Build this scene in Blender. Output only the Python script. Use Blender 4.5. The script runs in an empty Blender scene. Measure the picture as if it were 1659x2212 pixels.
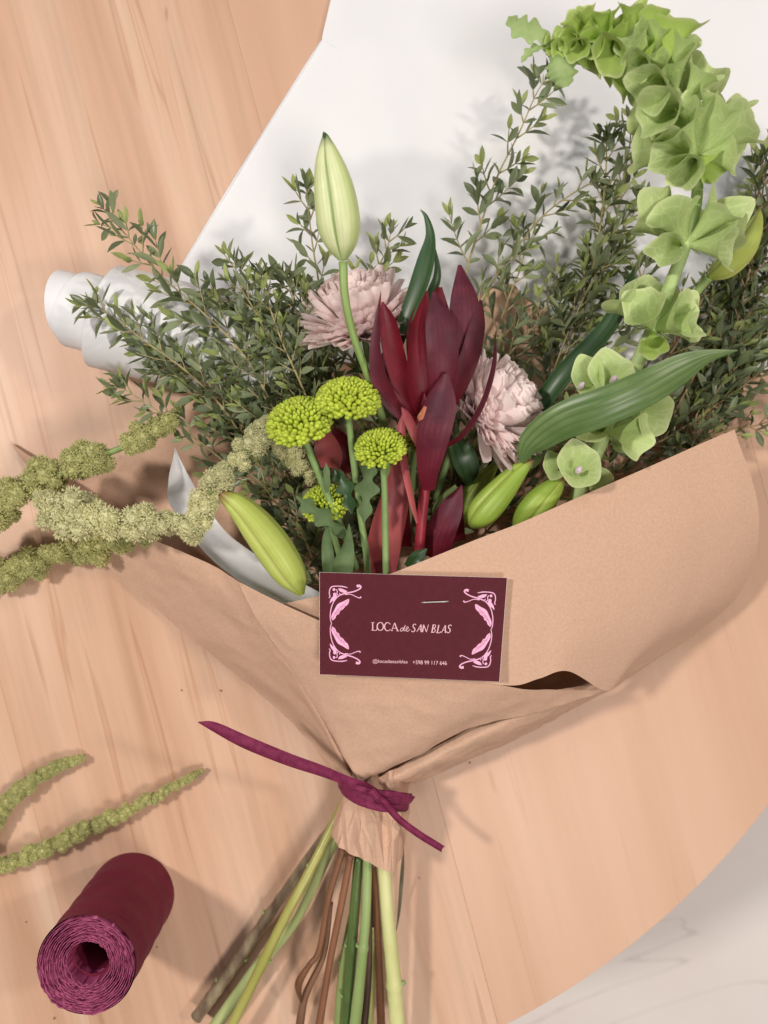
import bpy, bmesh, math, random
from mathutils import Vector, Matrix, noise
from math import sin, cos, pi, radians as R

C = bpy.context.scene.collection
sc = bpy.context.scene

# ------------------------------------------------------------------ camera, light, exposure
H = 0.46                      # camera height above the table top
WID = 0.46                    # width of table seen across the frame
cam = bpy.data.cameras.new("camera")
cam.sensor_fit = 'HORIZONTAL'; cam.sensor_width = 36; cam.lens = 36 * H / WID
cam.clip_start = 0.01; cam.clip_end = 50
cam.dof.use_dof = True; cam.dof.focus_distance = H - 0.072; cam.dof.aperture_fstop = 8.0
camo = bpy.data.objects.new("camera", cam); camo.location = (0, 0, H); C.objects.link(camo)
sc.camera = camo

w = bpy.data.worlds.new("World"); sc.world = w; w.use_nodes = True
bg = w.node_tree.nodes["Background"]
bg.inputs[0].default_value = (1.0, 0.985, 0.97, 1); bg.inputs[1].default_value = 0.105

def area(name, loc, target, size, power, col):
    l = bpy.data.lights.new(name, 'AREA'); l.shape = 'DISK'; l.size = size; l.energy = power; l.color = col
    o = bpy.data.objects.new(name, l); o.location = loc
    o.rotation_euler = (Vector(target) - Vector(loc)).to_track_quat('-Z', 'Y').to_euler()
    C.objects.link(o); return o
area("ceiling_lamp", (-1.20, 0.42, 1.75), (0, 0, 0), 0.20, 25, (1, 0.94, 0.86))
area("pendant_lamp", (1.45, 0.48, 1.60), (0, -0.05, 0), 0.16, 11, (1, 0.89, 0.78))
area("fill_light", (0.45, -0.80, 1.75), (0.1, -0.1, 0), 0.55, 15, (1, 0.93, 0.86))  # added fill, brightens the floor and the near sides of the flowers
area("window_light", (0.3, 1.7, 2.2), (0, 0.1, 0), 1.2, 11, (0.95, 0.975, 1.0))

sc.view_settings.view_transform = 'Standard'; sc.view_settings.look = 'None'
sc.view_settings.exposure = 0.04; sc.view_settings.gamma = 1
sc.cycles.max_bounces = 8; sc.cycles.transparent_max_bounces = 8
sc.cycles.use_denoising = True

# ------------------------------------------------------------------ helpers
rnd = random.Random(7)
K = WID / 1659 / H
def P(u, v, z=0.0):
    """a point measured on the photo (1659 x 2212 grid) at height z above the table"""
    s = K * (H - z)
    return Vector(((u - 829.5) * s, (1106 - v) * s, z))
def px(n, z=0.06): return n * K * (H - z)
def lin(c):
    f = lambda x: x / 12.92 if x <= 0.04045 else ((x + 0.055) / 1.055) ** 2.4
    return tuple(f(x / 255) for x in c[:3]) + (1,)

def mat(name, c1, c2=None, scale=40, stretch=(1, 1, 1), rough=0.6, bump=0.0, bscale=200, trans=0.0, tcol=None,
        rand=0.0, spec=0.4, detail=4, coords='Object', uvstripes=0, stripecol=None, ramp=(0.35, 0.65), coat=0.0):
    m = bpy.data.materials.new(name); m.use_nodes = True
    nt = m.node_tree; n = nt.nodes; L = nt.links
    b = n["Principled BSDF"]; out = n["Material Output"]
    b.inputs["Roughness"].default_value = rough; b.inputs["Specular IOR Level"].default_value = spec
    b.inputs["Coat Weight"].default_value = coat
    tc = n.new("ShaderNodeTexCoord"); mp = n.new("ShaderNodeMapping"); mp.inputs["Scale"].default_value = stretch
    L.new(tc.outputs[coords], mp.inputs[0])
    nz = n.new("ShaderNodeTexNoise"); nz.inputs["Scale"].default_value = scale; nz.inputs["Detail"].default_value = detail
    L.new(mp.outputs[0], nz.inputs["Vector"])
    cr = n.new("ShaderNodeValToRGB"); cr.color_ramp.elements[0].position, cr.color_ramp.elements[1].position = ramp
    cr.color_ramp.elements[0].color = lin(c1); cr.color_ramp.elements[1].color = lin(c2 or c1)
    L.new(nz.outputs["Fac"], cr.inputs[0])
    col = cr.outputs[0]
    if uvstripes:
        sx = n.new("ShaderNodeSeparateXYZ"); L.new(tc.outputs["UV"], sx.inputs[0])
        mu = n.new("ShaderNodeMath"); mu.operation = 'MULTIPLY'; mu.inputs[1].default_value = uvstripes * 2 * pi
        L.new(sx.outputs[0], mu.inputs[0])
        sn = n.new("ShaderNodeMath"); sn.operation = 'SINE'; L.new(mu.outputs[0], sn.inputs[0])
        mr = n.new("ShaderNodeMapRange"); mr.inputs[1].default_value = 0.0; mr.inputs[2].default_value = 1.0
        mr.inputs[4].default_value = 0.8
        L.new(sn.outputs[0], mr.inputs[0])
        mx = n.new("ShaderNodeMix"); mx.data_type = 'RGBA'; L.new(mr.outputs[0], mx.inputs["Factor"])
        L.new(col, mx.inputs[6]); mx.inputs[7].default_value = lin(stripecol or c2); col = mx.outputs[2]
    if rand:
        oi = n.new("ShaderNodeObjectInfo"); hs = n.new("ShaderNodeHueSaturation")
        mr = n.new("ShaderNodeMapRange"); mr.inputs[3].default_value = 1 - rand; mr.inputs[4].default_value = 1 + rand
        L.new(oi.outputs["Random"], mr.inputs[0]); L.new(mr.outputs[0], hs.inputs["Value"])
        L.new(col, hs.inputs["Color"]); col = hs.outputs[0]
    L.new(col, b.inputs["Base Color"])
    if bump:
        bn = n.new("ShaderNodeTexNoise"); bn.inputs["Scale"].default_value = bscale; bn.inputs["Detail"].default_value = 3
        L.new(mp.outputs[0], bn.inputs["Vector"])
        bp = n.new("ShaderNodeBump"); bp.inputs["Strength"].default_value = bump; bp.inputs["Distance"].default_value = 0.001
        L.new(bn.outputs["Fac"], bp.inputs["Height"]); L.new(bp.outputs[0], b.inputs["Normal"])
    if trans:
        t = n.new("ShaderNodeBsdfTranslucent"); mxs = n.new("ShaderNodeMixShader"); mxs.inputs[0].default_value = trans
        if tcol: t.inputs[0].default_value = lin(tcol)
        else: L.new(col, t.inputs[0])
        L.new(b.outputs[0], mxs.inputs[1]); L.new(t.outputs[0], mxs.inputs[2]); L.new(mxs.outputs[0], out.inputs[0])
    m["col"] = 0
    return m

class MB:
    def __init__(s): s.v = []; s.f = []; s.uv = []
    def add(s, verts, faces, uvs=None):
        o = len(s.v); s.v += [Vector(p) for p in verts]
        s.uv += list(uvs) if uvs else [(0, 0)] * len(verts)
        s.f += [tuple(i + o for i in f) for f in faces]
    def mesh(s, name, m, loc=Vector((0, 0, 0)), smooth=True):
        me = bpy.data.meshes.new(name)
        me.from_pydata([tuple(p - loc) for p in s.v], [], s.f)
        ul = me.uv_layers.new(name="UVMap")
        li = [0] * len(me.loops); me.loops.foreach_get("vertex_index", li)
        flat = []
        for i in li: flat += s.uv[i]
        ul.data.foreach_set("uv", flat)
        if smooth: me.polygons.foreach_set("use_smooth", [True] * len(me.polygons))
        me.materials.append(m); me.update(); return me
    def build(s, name, m, parent=None, loc=None, smooth=True, solid=0):
        loc = Vector(loc) if loc is not None else (parent["_l"] if parent else Vector((0, 0, 0)))
        loc = Vector(loc)
        o = bpy.data.objects.new(name, s.mesh(name, m, loc, smooth)); C.objects.link(o)
        if parent: o.parent = parent
        else: o.location = loc
        if solid:
            md = o.modifiers.new("thickness", 'SOLIDIFY'); md.thickness = solid; md.offset = 0
        return o

def tag(o, label, cat, group=None, kind=None):
    o["label"] = label; o["category"] = cat
    if group: o["group"] = group
    if kind: o["kind"] = kind
    return o
def thing(name, label, cat, loc, group=None):
    o = bpy.data.objects.new(name, None); C.objects.link(o); o.empty_display_size = 0.01
    o.location = loc; o["_l"] = Vector(loc); return tag(o, label, cat, group)
def child(me, name, parent, M):
    o = bpy.data.objects.new(name, me); C.objects.link(o); o.parent = parent
    o.matrix_basis = Matrix.Translation(-Vector(parent["_l"])) @ M
    return o

def cr(pts, n):
    """Catmull-Rom through pts (tuples of any length), n samples"""
    pts = [tuple(p) for p in pts]; m = len(pts) - 1; out = []
    for i in range(n):
        t = i / (n - 1) * m; k = min(int(t), m - 1); f = t - k
        p1, p2 = pts[k], pts[k + 1]
        p0 = pts[k - 1] if k else tuple(2 * a - b for a, b in zip(p1, p2))
        p3 = pts[k + 2] if k + 2 <= m else tuple(2 * b - a for a, b in zip(p1, p2))
        out.append(tuple(0.5 * (2 * b + (c - a) * f + (2 * a - 5 * b + 4 * c - d) * f * f + (3 * b - a - 3 * c + d) * f ** 3)
                         for a, b, c, d in zip(p0, p1, p2, p3)))
    return out

def tube(mb, pts, rad, seg=8, cap=True):
    pts = [Vector(p) for p in pts]; n = len(pts)
    if not hasattr(rad, '__len__'): rad = [rad] * n
    prev = None; rings = []; vs = []; uv = []
    for i, p in enumerate(pts):
        t = (pts[min(i + 1, n - 1)] - pts[max(i - 1, 0)]).normalized()
        a = prev if prev else (Vector((0, 0, 1)) if abs(t.z) < 0.9 else Vector((1, 0, 0)))
        a = (a - t * a.dot(t)).normalized(); prev = a; b = t.cross(a)
        for k in range(seg):
            th = 2 * pi * k / seg
            vs.append(p + (a * cos(th) + b * sin(th)) * rad[i]); uv.append((k / seg, i / (n - 1)))
    fs = []
    for i in range(n - 1):
        for k in range(seg):
            k2 = (k + 1) % seg
            fs.append((i * seg + k, i * seg + k2, (i + 1) * seg + k2, (i + 1) * seg + k))
    if cap: fs += [tuple(range(seg))[::-1], tuple((n - 1) * seg + k for k in range(seg))]
    mb.add(vs, fs, uv)

def fuzz(p, s, a, seed=0):
    q = Vector(p) * s + Vector((seed * 3.1, seed * 7.7, seed))
    return noise.noise(q) * a

def patch(mb, cols, nu, nv, wr=0.0, wscale=60, seed=1, ridge=0.0, jit=0.0):
    """smooth surface through a net of photo measurements; cols = list of columns of (u, v, z)"""
    fine = [cr([tuple(P(*c)) for c in col], nv) for col in cols]
    grid = [cr([f[j] for f in fine], nu) for j in range(nv)]           # grid[j][i]
    vs = []; uv = []
    for j in range(nv):
        for i in range(nu):
            p = Vector(grid[j][i])
            a = Vector(grid[j][min(i + 1, nu - 1)]) - Vector(grid[j][max(i - 1, 0)])
            b = Vector(grid[min(j + 1, nv - 1)][i]) - Vector(grid[max(j - 1, 0)][i])
            n = a.cross(b)
            n = n.normalized() if n.length > 1e-12 else Vector((0, 0, 1))
            if n.z < 0: n = -n
            d = 0
            if wr: d += fuzz(p, wscale, wr, seed) + fuzz(p, wscale * 2.7, wr * 0.4, seed + 5)
            if ridge:
                d += (0.5 - abs(noise.noise(p * wscale * 1.6 + Vector((seed, 0, 9)))) * 2) * ridge
            if jit:
                q = p * 1e4; rj = random.Random(int(q.x) * 7 + int(q.y) * 13 + seed)
                ed = 0 < i < nu - 1 and 0 < j < nv - 1
                if ed: p = p + (a * rj.uniform(-.22, .22) + b * rj.uniform(-.22, .22))
                d += rj.uniform(-jit, jit)
            vs.append(p + n * d); uv.append((i / (nu - 1), j / (nv - 1)))
    fs = [(j * nu + i, j * nu + i + 1, (j + 1) * nu + i + 1, (j + 1) * nu + i) for j in range(nv - 1) for i in range(nu - 1)]
    if jit: fs = [t_ for k, f in enumerate(fs) for t_ in ([(f[0], f[1], f[2]), (f[0], f[2], f[3])] if (k * 7) % 3 else [(f[0], f[1], f[3]), (f[1], f[2], f[3])])]
    mb.add(vs, fs, uv)

def blade(mb, mid, widths, n=24, m=9, cup=0.15, roll=0.0, jag=0, jagn=6, wave=0.0, rib=0.0):
    """leaf or bract: mid = list of (u, v, z), widths = full width in photo units along it"""
    mp = [P(*q) for q in cr(mid, n)]; wd = [max(x[0], 0.4) for x in cr([(x,) for x in widths], n)]
    vs = []; uv = []
    for i, p in enumerate(mp):
        t = (mp[min(i + 1, n - 1)] - mp[max(i - 1, 0)]).normalized()
        rl = roll[0] + (roll[1] - roll[0]) * i / (n - 1) if hasattr(roll, '__len__') else roll
        up = Vector((0, 0, 1)); up = (up - t * up.dot(t)).normalized()
        side = t.cross(up); s2 = side * cos(rl) + up * sin(rl); n2 = up * cos(rl) - side * sin(rl)
        hw = px(wd[i], p.z) / 2
        if jag: hw *= 1 - jag * (0.5 + 0.5 * cos(2 * pi * jagn * i / (n - 1)))
        for k in range(m):
            x = -1 + 2 * k / (m - 1)
            h = cup * x * x * hw * 2 + wave * hw * sin(i * 0.9 + (2 if x > 0 else 0)) * abs(x) ** 2
            if rib: h += rib * hw * sin(x * pi * 5.5)
            vs.append(p + s2 * (x * hw) + n2 * h); uv.append((k / (m - 1), i / (n - 1)))
    fs = [(i * m + k, i * m + k + 1, (i + 1) * m + k + 1, (i + 1) * m + k) for i in range(n - 1) for k in range(m - 1)]
    mb.add(vs, fs, uv)

def basis(pos, y, zhint, s=1.0, sx=None):
    y = Vector(y).normalized(); z = Vector(zhint); z = z - y * z.dot(y)
    if z.length < 1e-5: z = y.orthogonal()
    z.normalize(); x = y.cross(z)
    M = Matrix((x * (sx or s), y * s, z * s)).transposed().to_4x4(); M.translation = pos
    return M

# ------------------------------------------------------------------ materials
def wood_material(name, k):
    m = bpy.data.materials.new(name); m.use_nodes = True
    nt = m.node_tree; n = nt.nodes; L = nt.links; b = n["Principled BSDF"]
    b.inputs["Roughness"].default_value = 0.42; b.inputs["Specular IOR Level"].default_value = 0.35
    tc = n.new("ShaderNodeTexCoord"); oi = n.new("ShaderNodeObjectInfo")
    sh = n.new("ShaderNodeVectorMath"); sh.operation = 'ADD'
    mu = n.new("ShaderNodeVectorMath"); mu.operation = 'SCALE'; mu.inputs[3].default_value = 7.0
    cb = n.new("ShaderNodeCombineXYZ")
    for i in range(3): L.new(oi.outputs["Random"], cb.inputs[i])
    L.new(cb.outputs[0], mu.inputs[0]); L.new(tc.outputs["Object"], sh.inputs[0]); L.new(mu.outputs[0], sh.inputs[1])
    def nz(sx, sy, scale, det=3, dist=0.0):
        mp = n.new("ShaderNodeMapping"); mp.inputs["Scale"].default_value = (sx, sy, 1); L.new(sh.outputs[0], mp.inputs[0])
        t = n.new("ShaderNodeTexNoise"); t.inputs["Scale"].default_value = scale; t.inputs["Detail"].default_value = det
        t.inputs["Distortion"].default_value = dist
        L.new(mp.outputs[0], t.inputs["Vector"]); return t.outputs["Fac"]
    def ramp(src, stops):
        r = n.new("ShaderNodeValToRGB"); e = r.color_ramp.elements
        while len(e) < len(stops): e.new(0.5)
        for k, (p, c) in enumerate(stops): e[k].position = p; e[k].color = c
        L.new(src, r.inputs[0]); return r.outputs[0]
    def mix(mode, fac, a, bb):
        x = n.new("ShaderNodeMix"); x.data_type = 'RGBA'; x.blend_type = mode; x.inputs["Factor"].default_value = fac
        L.new(a, x.inputs[6]); L.new(bb, x.inputs[7]); return x.outputs[2]
    g = lambda v: (v, v, v, 1)
    base = ramp(nz(1, .09, 30, 3, .3), [(.25, lin(tuple((207, 167, 141)[i_] * (1 - k) + k * q for i_, q in enumerate((195, 152, 124))))), (.5, lin((209, 169, 143))), (.75, lin(tuple((210, 170, 145)[i_] * (1 - k) + k * q for i_, q in enumerate((222, 188, 164)))))])
    streak = ramp(nz(1, .035, 95, 2), [(.3, g(.86)), (.5, g(1)), (.75, g(1.0))])
    fine = ramp(nz(1, .04, 330, 2), [(.3, g(.93)), (.55, g(1))])
    line = ramp(nz(1, .03, 150, 1, .4), [(.0, g(1)), (.66, g(1)), (.71, (.80, .70, .62, 1)), (.75, g(1)), (1, g(1))])
    fleck = ramp(nz(1, .25, 90, 2), [(.0, g(1)), (.755, g(1)), (.80, (.58, .45, .36, 1)), (1, (.5, .38, .3, 1))])
    c = mix('MULTIPLY', .65 * k, base, streak); c = mix('MULTIPLY', .8 * k, c, fine); c = mix('MULTIPLY', .75 * k, c, line); c = mix('MULTIPLY', .7 * k, c, fleck)
    hs = n.new("ShaderNodeHueSaturation"); mr = n.new("ShaderNodeMapRange")
    mr.inputs[3].default_value = .95; mr.inputs[4].default_value = 1.04
    L.new(oi.outputs["Random"], mr.inputs[0]); L.new(mr.outputs[0], hs.inputs["Value"]); L.new(c, hs.inputs["Color"])
    L.new(hs.outputs[0], b.inputs["Base Color"])
    return m
M_wood = wood_material('pine_wood', 1.0); M_woodplain = wood_material('plain_pine_wood', .32)

def kraft_material():
    m = mat("kraft_paper", (202, 165, 141), (209, 173, 150), scale=700, rough=0.85, bump=0.05, bscale=1500, spec=0.15, detail=5)
    nt = m.node_tree; n = nt.nodes; L = nt.links; b = n["Principled BSDF"]
    src = b.inputs["Base Color"].links[0].from_socket
    tc = n.new("ShaderNodeTexCoord")
    for sc_, lo, hi, colr in ((1900, .69, .74, (234, 206, 184)), (1500, .70, .75, (172, 128, 102))):
        t = n.new("ShaderNodeTexNoise"); t.inputs["Scale"].default_value = sc_; t.inputs["Detail"].default_value = 1
        mp = n.new("ShaderNodeMapping"); mp.inputs["Scale"].default_value = (1, 1.6, 1); mp.inputs["Location"].default_value = (sc_, 0, 0)
        L.new(tc.outputs["Object"], mp.inputs[0]); L.new(mp.outputs[0], t.inputs["Vector"])
        r = n.new("ShaderNodeMapRange"); r.inputs[1].default_value = lo; r.inputs[2].default_value = hi; r.inputs[4].default_value = .55
        L.new(t.outputs["Fac"], r.inputs[0])
        x = n.new("ShaderNodeMix"); x.data_type = 'RGBA'; L.new(r.outputs[0], x.inputs["Factor"])
        L.new(src, x.inputs[6]); x.inputs[7].default_value = lin(colr); src = x.outputs[2]
    L.new(src, b.inputs["Base Color"]); return m
M_kraft = kraft_material()
M_white = mat("white_wrapping_paper", (240, 240, 244), (245, 245, 248), scale=14, rough=0.55, bump=0.10, bscale=60, spec=0.3, trans=0.12)
M_card = mat("card_stock", (82, 25, 36), (87, 28, 39), scale=300, rough=0.62, spec=0.2)
M_cardedge = mat("card_core", (236, 226, 222), rough=0.8)
M_print = mat("pink_ink", (238, 172, 208), (244, 184, 216), scale=600, rough=0.5)
M_text = mat("pale_ink", (238, 190, 200), rough=0.5)
M_steel = mat("staple_steel", (205, 200, 195), rough=0.3); M_steel.node_tree.nodes["Principled BSDF"].inputs["Metallic"].default_value = 0.35
M_raffia = mat("raffia", (118, 36, 72), (144, 54, 92), scale=260, stretch=(1, 1, 1), rough=0.65, bump=0.4, bscale=700, uvstripes=9, spec=.25, stripecol=(92, 22, 52))
M_rollside = mat("ribbon_side", (112, 30, 56), (120, 36, 62), scale=60, rough=0.6, spec=0.25)
M_rolltop = mat("ribbon_edges", (110, 34, 66), (182, 88, 130), scale=1.0, stretch=(26, 90, 1), coords="UV", rough=0.55, bump=0.3, bscale=2.0, ramp=(.36, .66), detail=2)
M_stemg = mat("green_stem", (126, 150, 88), (146, 166, 104), scale=120, rough=0.5, bump=0.1, uvstripes=0)
M_leafd = mat("dark_leaf", (100, 111, 80), (128, 139, 104), scale=220, rough=0.36, trans=0.18, rand=0.32, spec=0.5, tcol=(110, 130, 70))
M_leafm = mat("sage_leaf", (120, 131, 98), (148, 157, 120), scale=220, rough=0.55, trans=0.2, rand=0.22, tcol=(140, 150, 90))
M_leafy = mat("young_leaf", (142, 158, 92), (170, 178, 116), scale=220, rough=0.5, trans=0.25, rand=0.15, tcol=(180, 190, 110))
M_twig = mat("sprig_twig", (150, 138, 96), (176, 164, 122), scale=180, rough=0.7, bump=0.2)
M_twigbrown = mat("brown_twig", (138, 112, 80), (166, 140, 100), scale=180, rough=0.7, bump=0.2)
M_pink = mat("pink_petal", (255, 237, 236), (255, 243, 241), scale=160, rough=0.6, trans=0.3, rand=0.05, tcol=(255, 236, 234))
M_lime = mat("lime_petal", (186, 206, 62), (208, 222, 90), scale=200, rough=0.5, trans=0.15, rand=0.2, tcol=(214, 226, 90))
M_plum = mat("plum_bract", (74, 24, 40), (104, 40, 56), scale=110, rough=0.52, rand=0.16, trans=0.08, tcol=(170, 20, 40), spec=0.35, bump=.15, bscale=260, uvstripes=6, stripecol=(82, 28, 44))
def along_grad(m, colr, lo, hi, amt):
    nt = m.node_tree; n = nt.nodes; L = nt.links; b = n["Principled BSDF"]; src = b.inputs["Base Color"].links[0].from_socket
    tc = n.new("ShaderNodeTexCoord"); sx = n.new("ShaderNodeSeparateXYZ"); L.new(tc.outputs["UV"], sx.inputs[0])
    r = n.new("ShaderNodeMapRange"); r.inputs[1].default_value = lo; r.inputs[2].default_value = hi; r.inputs[4].default_value = amt
    L.new(sx.outputs[1], r.inputs[0]); x = n.new("ShaderNodeMix"); x.data_type = 'RGBA'
    L.new(r.outputs[0], x.inputs["Factor"]); L.new(src, x.inputs[6]); x.inputs[7].default_value = lin(colr); L.new(x.outputs[2], b.inputs["Base Color"])
along_grad(M_plum, (112, 16, 36), .62, .0, .8)
M_red = mat("crimson_bract", (92, 10, 28), (120, 16, 38), scale=110, rough=0.5, rand=0.14, trans=0.15, tcol=(190, 20, 45), spec=0.35, bump=.15, bscale=260, uvstripes=6, stripecol=(104, 12, 30))
M_rose = mat("rose_bract", (150, 62, 72), (172, 84, 84), scale=60, rough=0.5, rand=0.08, trans=0.08)
M_bell = mat("bell_calyx", (176, 199, 124), (194, 212, 148), scale=60, rough=0.5, trans=0.18, rand=0.12, tcol=(214, 226, 164), spec=0.3)
M_bellyoung = mat("young_bell_calyx", (170, 198, 98), (188, 210, 118), scale=60, rough=0.5, trans=0.18, rand=0.12, tcol=(208, 224, 134), spec=0.3)
M_bellstem = mat("bell_stem", (172, 196, 126), (188, 208, 146), scale=60, rough=0.5)
M_tepal = None
M_lilyleaf = mat("lily_leaf_green", (92, 118, 66), (114, 136, 84), scale=60, rough=0.36, spec=0.5, uvstripes=5, stripecol=(82, 108, 60), trans=.1, tcol=(110, 150, 60))
M_darkleaf = mat("dark_lily_leaf_green", (48, 76, 42), (62, 90, 54), scale=60, rough=0.38, spec=0.5, uvstripes=3, stripecol=(40, 70, 38))
M_mumleaf = mat("mum_leaf_green", (84, 106, 66), (102, 124, 80), scale=120, rough=0.6, bump=.2, bscale=160, trans=.1)
M_amar = mat("amaranth_floret", (206, 204, 148), (234, 230, 186), scale=500, rough=0.8, rand=0.10, trans=0.15)
M_amarg = mat("green_amaranth_floret", (182, 182, 112), (214, 212, 152), scale=500, rough=0.8, rand=0.10, trans=0.15)
M_amarcore = mat("amaranth_core", (170, 172, 108), rough=0.9)
M_cream = mat("lavender_corolla", (206, 184, 196), (226, 210, 216), rough=0.6)

def bud_material(name, base, rib, groove, tipc, basec, striped=0.5):
    """lily bud: colour by tepal (uv.x runs round the bud, uv.y from stalk to tip)"""
    m = mat(name, base, tuple(min(255, c + 10) for c in base), scale=90, rough=0.42, trans=0.14, spec=0.4)
    nt = m.node_tree; n = nt.nodes; L = nt.links; b = n["Principled BSDF"]
    col = b.inputs["Base Color"].links[0].from_socket
    tc = n.new("ShaderNodeTexCoord"); sx = n.new("ShaderNodeSeparateXYZ"); L.new(tc.outputs["UV"], sx.inputs[0])
    def band(freq, phase, lo, hi, colr, amt):
        nonlocal col
        a = n.new("ShaderNodeMath"); a.operation = 'MULTIPLY_ADD'; a.inputs[1].default_value = freq * 2 * pi; a.inputs[2].default_value = phase
        L.new(sx.outputs[0], a.inputs[0]); c = n.new("ShaderNodeMath"); c.operation = 'COSINE'; L.new(a.outputs[0], c.inputs[0])
        r = n.new("ShaderNodeMapRange"); r.inputs[1].default_value = lo; r.inputs[2].default_value = hi; r.inputs[4].default_value = amt
        L.new(c.outputs[0], r.inputs[0])
        x = n.new("ShaderNodeMix"); x.data_type = 'RGBA'; L.new(r.outputs[0], x.inputs["Factor"]); L.new(col, x.inputs[6]); x.inputs[7].default_value = lin(colr); col = x.outputs[2]
    def along(lo, hi, colr, amt):
        nonlocal col
        r = n.new("ShaderNodeMapRange"); r.inputs[1].default_value = lo; r.inputs[2].default_value = hi; r.inputs[4].default_value = amt
        L.new(sx.outputs[1], r.inputs[0])
        x = n.new("ShaderNodeMix"); x.data_type = 'RGBA'; L.new(r.outputs[0], x.inputs["Factor"]); L.new(col, x.inputs[6]); x.inputs[7].default_value = lin(colr); col = x.outputs[2]
    band(30, 0, .2, 1, rib, .28); band(3, 0, .35, 1.0, rib, striped); band(3, pi, .93, 1.0, groove, .8)
    along(.86, 1.0, tipc, .85); along(.12, 0.0, basec, .7)
    L.new(col, b.inputs["Base Color"]); return m
M_budtall = bud_material("tall_lily_bud", (226, 232, 182), (186, 208, 112), (110, 146, 60), (52, 80, 36), (150, 180, 106))
M_budgreen = bud_material("lily_bud_green", (160, 186, 78), (134, 164, 56), (192, 204, 110), (120, 60, 62), (112, 140, 52), .6)
M_budlime = bud_material("lily_bud_lime", (196, 208, 108), (168, 186, 78), (214, 216, 136), (120, 50, 54), (150, 170, 60), .5)

# ------------------------------------------------------------------ floor and table
def marble():
    m = mat("marble_floor", (240, 230, 226), (245, 237, 233), scale=6, rough=0.25, detail=6, spec=0.5)
    nt = m.node_tree; n = nt.nodes; L = nt.links; b = n["Principled BSDF"]; src = b.inputs["Base Color"].links[0].from_socket
    tc = n.new("ShaderNodeTexCoord"); t = n.new("ShaderNodeTexNoise"); t.inputs["Scale"].default_value = 2.3; t.inputs["Detail"].default_value = 5; t.inputs["Distortion"].default_value = .6
    mpv = n.new("ShaderNodeMapping"); mpv.inputs["Location"].default_value = (3.7, 1.9, 0); mpv.inputs["Rotation"].default_value = (0, 0, .6); mpv.inputs["Scale"].default_value = (.55, 1.5, 1); L.new(tc.outputs["Object"], mpv.inputs[0]); L.new(mpv.outputs[0], t.inputs["Vector"])
    a = n.new("ShaderNodeMath"); a.operation = 'SUBTRACT'; a.inputs[1].default_value = .5; L.new(t.outputs["Fac"], a.inputs[0])
    c = n.new("ShaderNodeMath"); c.operation = 'ABSOLUTE'; L.new(a.outputs[0], c.inputs[0])
    r = n.new("ShaderNodeMapRange"); r.inputs[1].default_value = 0; r.inputs[2].default_value = .005; r.inputs[3].default_value = .3; r.inputs[4].default_value = 0
    L.new(c.outputs[0], r.inputs[0]); x = n.new("ShaderNodeMix"); x.data_type = 'RGBA'; L.new(r.outputs[0], x.inputs["Factor"]); L.new(src, x.inputs[6]); x.inputs[7].default_value = lin((158, 140, 132)); L.new(x.outputs[2], b.inputs["Base Color"])
    return m
mb = MB(); z0 = -0.45
mb.add([(-4, -4, z0), (4, -4, z0), (4, 4, z0), (-4, 4, z0)], [(0, 1, 2, 3)])
fl = mb.build("floor", marble(), smooth=False); fl["kind"] = "structure"; fl["label"] = "pale marble floor with thin grey brown veins beyond the round table edge"

TC = P(353, 757, 0); TR = 0.453
tbl = thing("table", "round pale wooden table top carrying the bouquet and wrapping things", "table", (TC.x, TC.y, -0.45))
ang = R(14.8)                                    # grain runs down the photo, leaning right
gd = Vector((sin(ang), -cos(ang), 0)); gx = Vector((cos(ang), sin(ang), 0))
seam = gx.dot(P(758, 1010) - TC)                 # a seam through this spot
bw = 0.236
k0 = seam - bw * math.ceil((seam + TR) / bw)
a = k0
while a < TR:
    b_ = min(a + bw, TR - 1e-4); a_ = max(a, -TR + 1e-4)
    if b_ - a_ > 0.004:
        g = 0.00003
        lo, hi = a_ + g, b_ - g; N = 26
        top = [(lo + (hi - lo) * i / N, math.sqrt(TR * TR - (lo + (hi - lo) * i / N) ** 2)) for i in range(N + 1)]
        loop = top + [(x, -y) for x, y in reversed(top)]
        bm = bmesh.new()
        up = [bm.verts.new((x, y, 0)) for x, y in loop]; dn = [bm.verts.new((x, y, -0.026)) for x, y in loop]
        bm.faces.new(up[::-1]); bm.faces.new(dn)
        for i in range(len(loop)):
            j = (i + 1) % len(loop); bm.faces.new((up[i], up[j], dn[j], dn[i]))
        bmesh.ops.recalc_face_normals(bm, faces=bm.faces)
        me = bpy.data.meshes.new("board"); bm.to_mesh(me); bm.free(); me.materials.append(M_woodplain if (a_ + b_) / 2 > seam else M_wood)
        o = bpy.data.objects.new("board", me); C.objects.link(o); o.parent = tbl
        o.location = (0, 0, 0.45); o.rotation_euler = (0, 0, ang)
        md = o.modifiers.new("edge", 'BEVEL'); md.width = 0.00015; md.segments = 2; md.limit_method = 'ANGLE'
    a += bw
M_metal = mat("dark_table_leg", (74, 60, 64), rough=0.5)
for k in range(4):
    an = R(-62.6 + 90 * k); d = Vector((cos(an), sin(an), 0))
    mb = MB(); tube(mb, [TC + d * .20 + Vector((0, 0, -.03)), TC + d * .32 + Vector((0, 0, -.25)), TC + d * .43 + Vector((0, 0, -.446))], .014, 10)
    mb.build("leg", M_metal, tbl)

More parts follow.
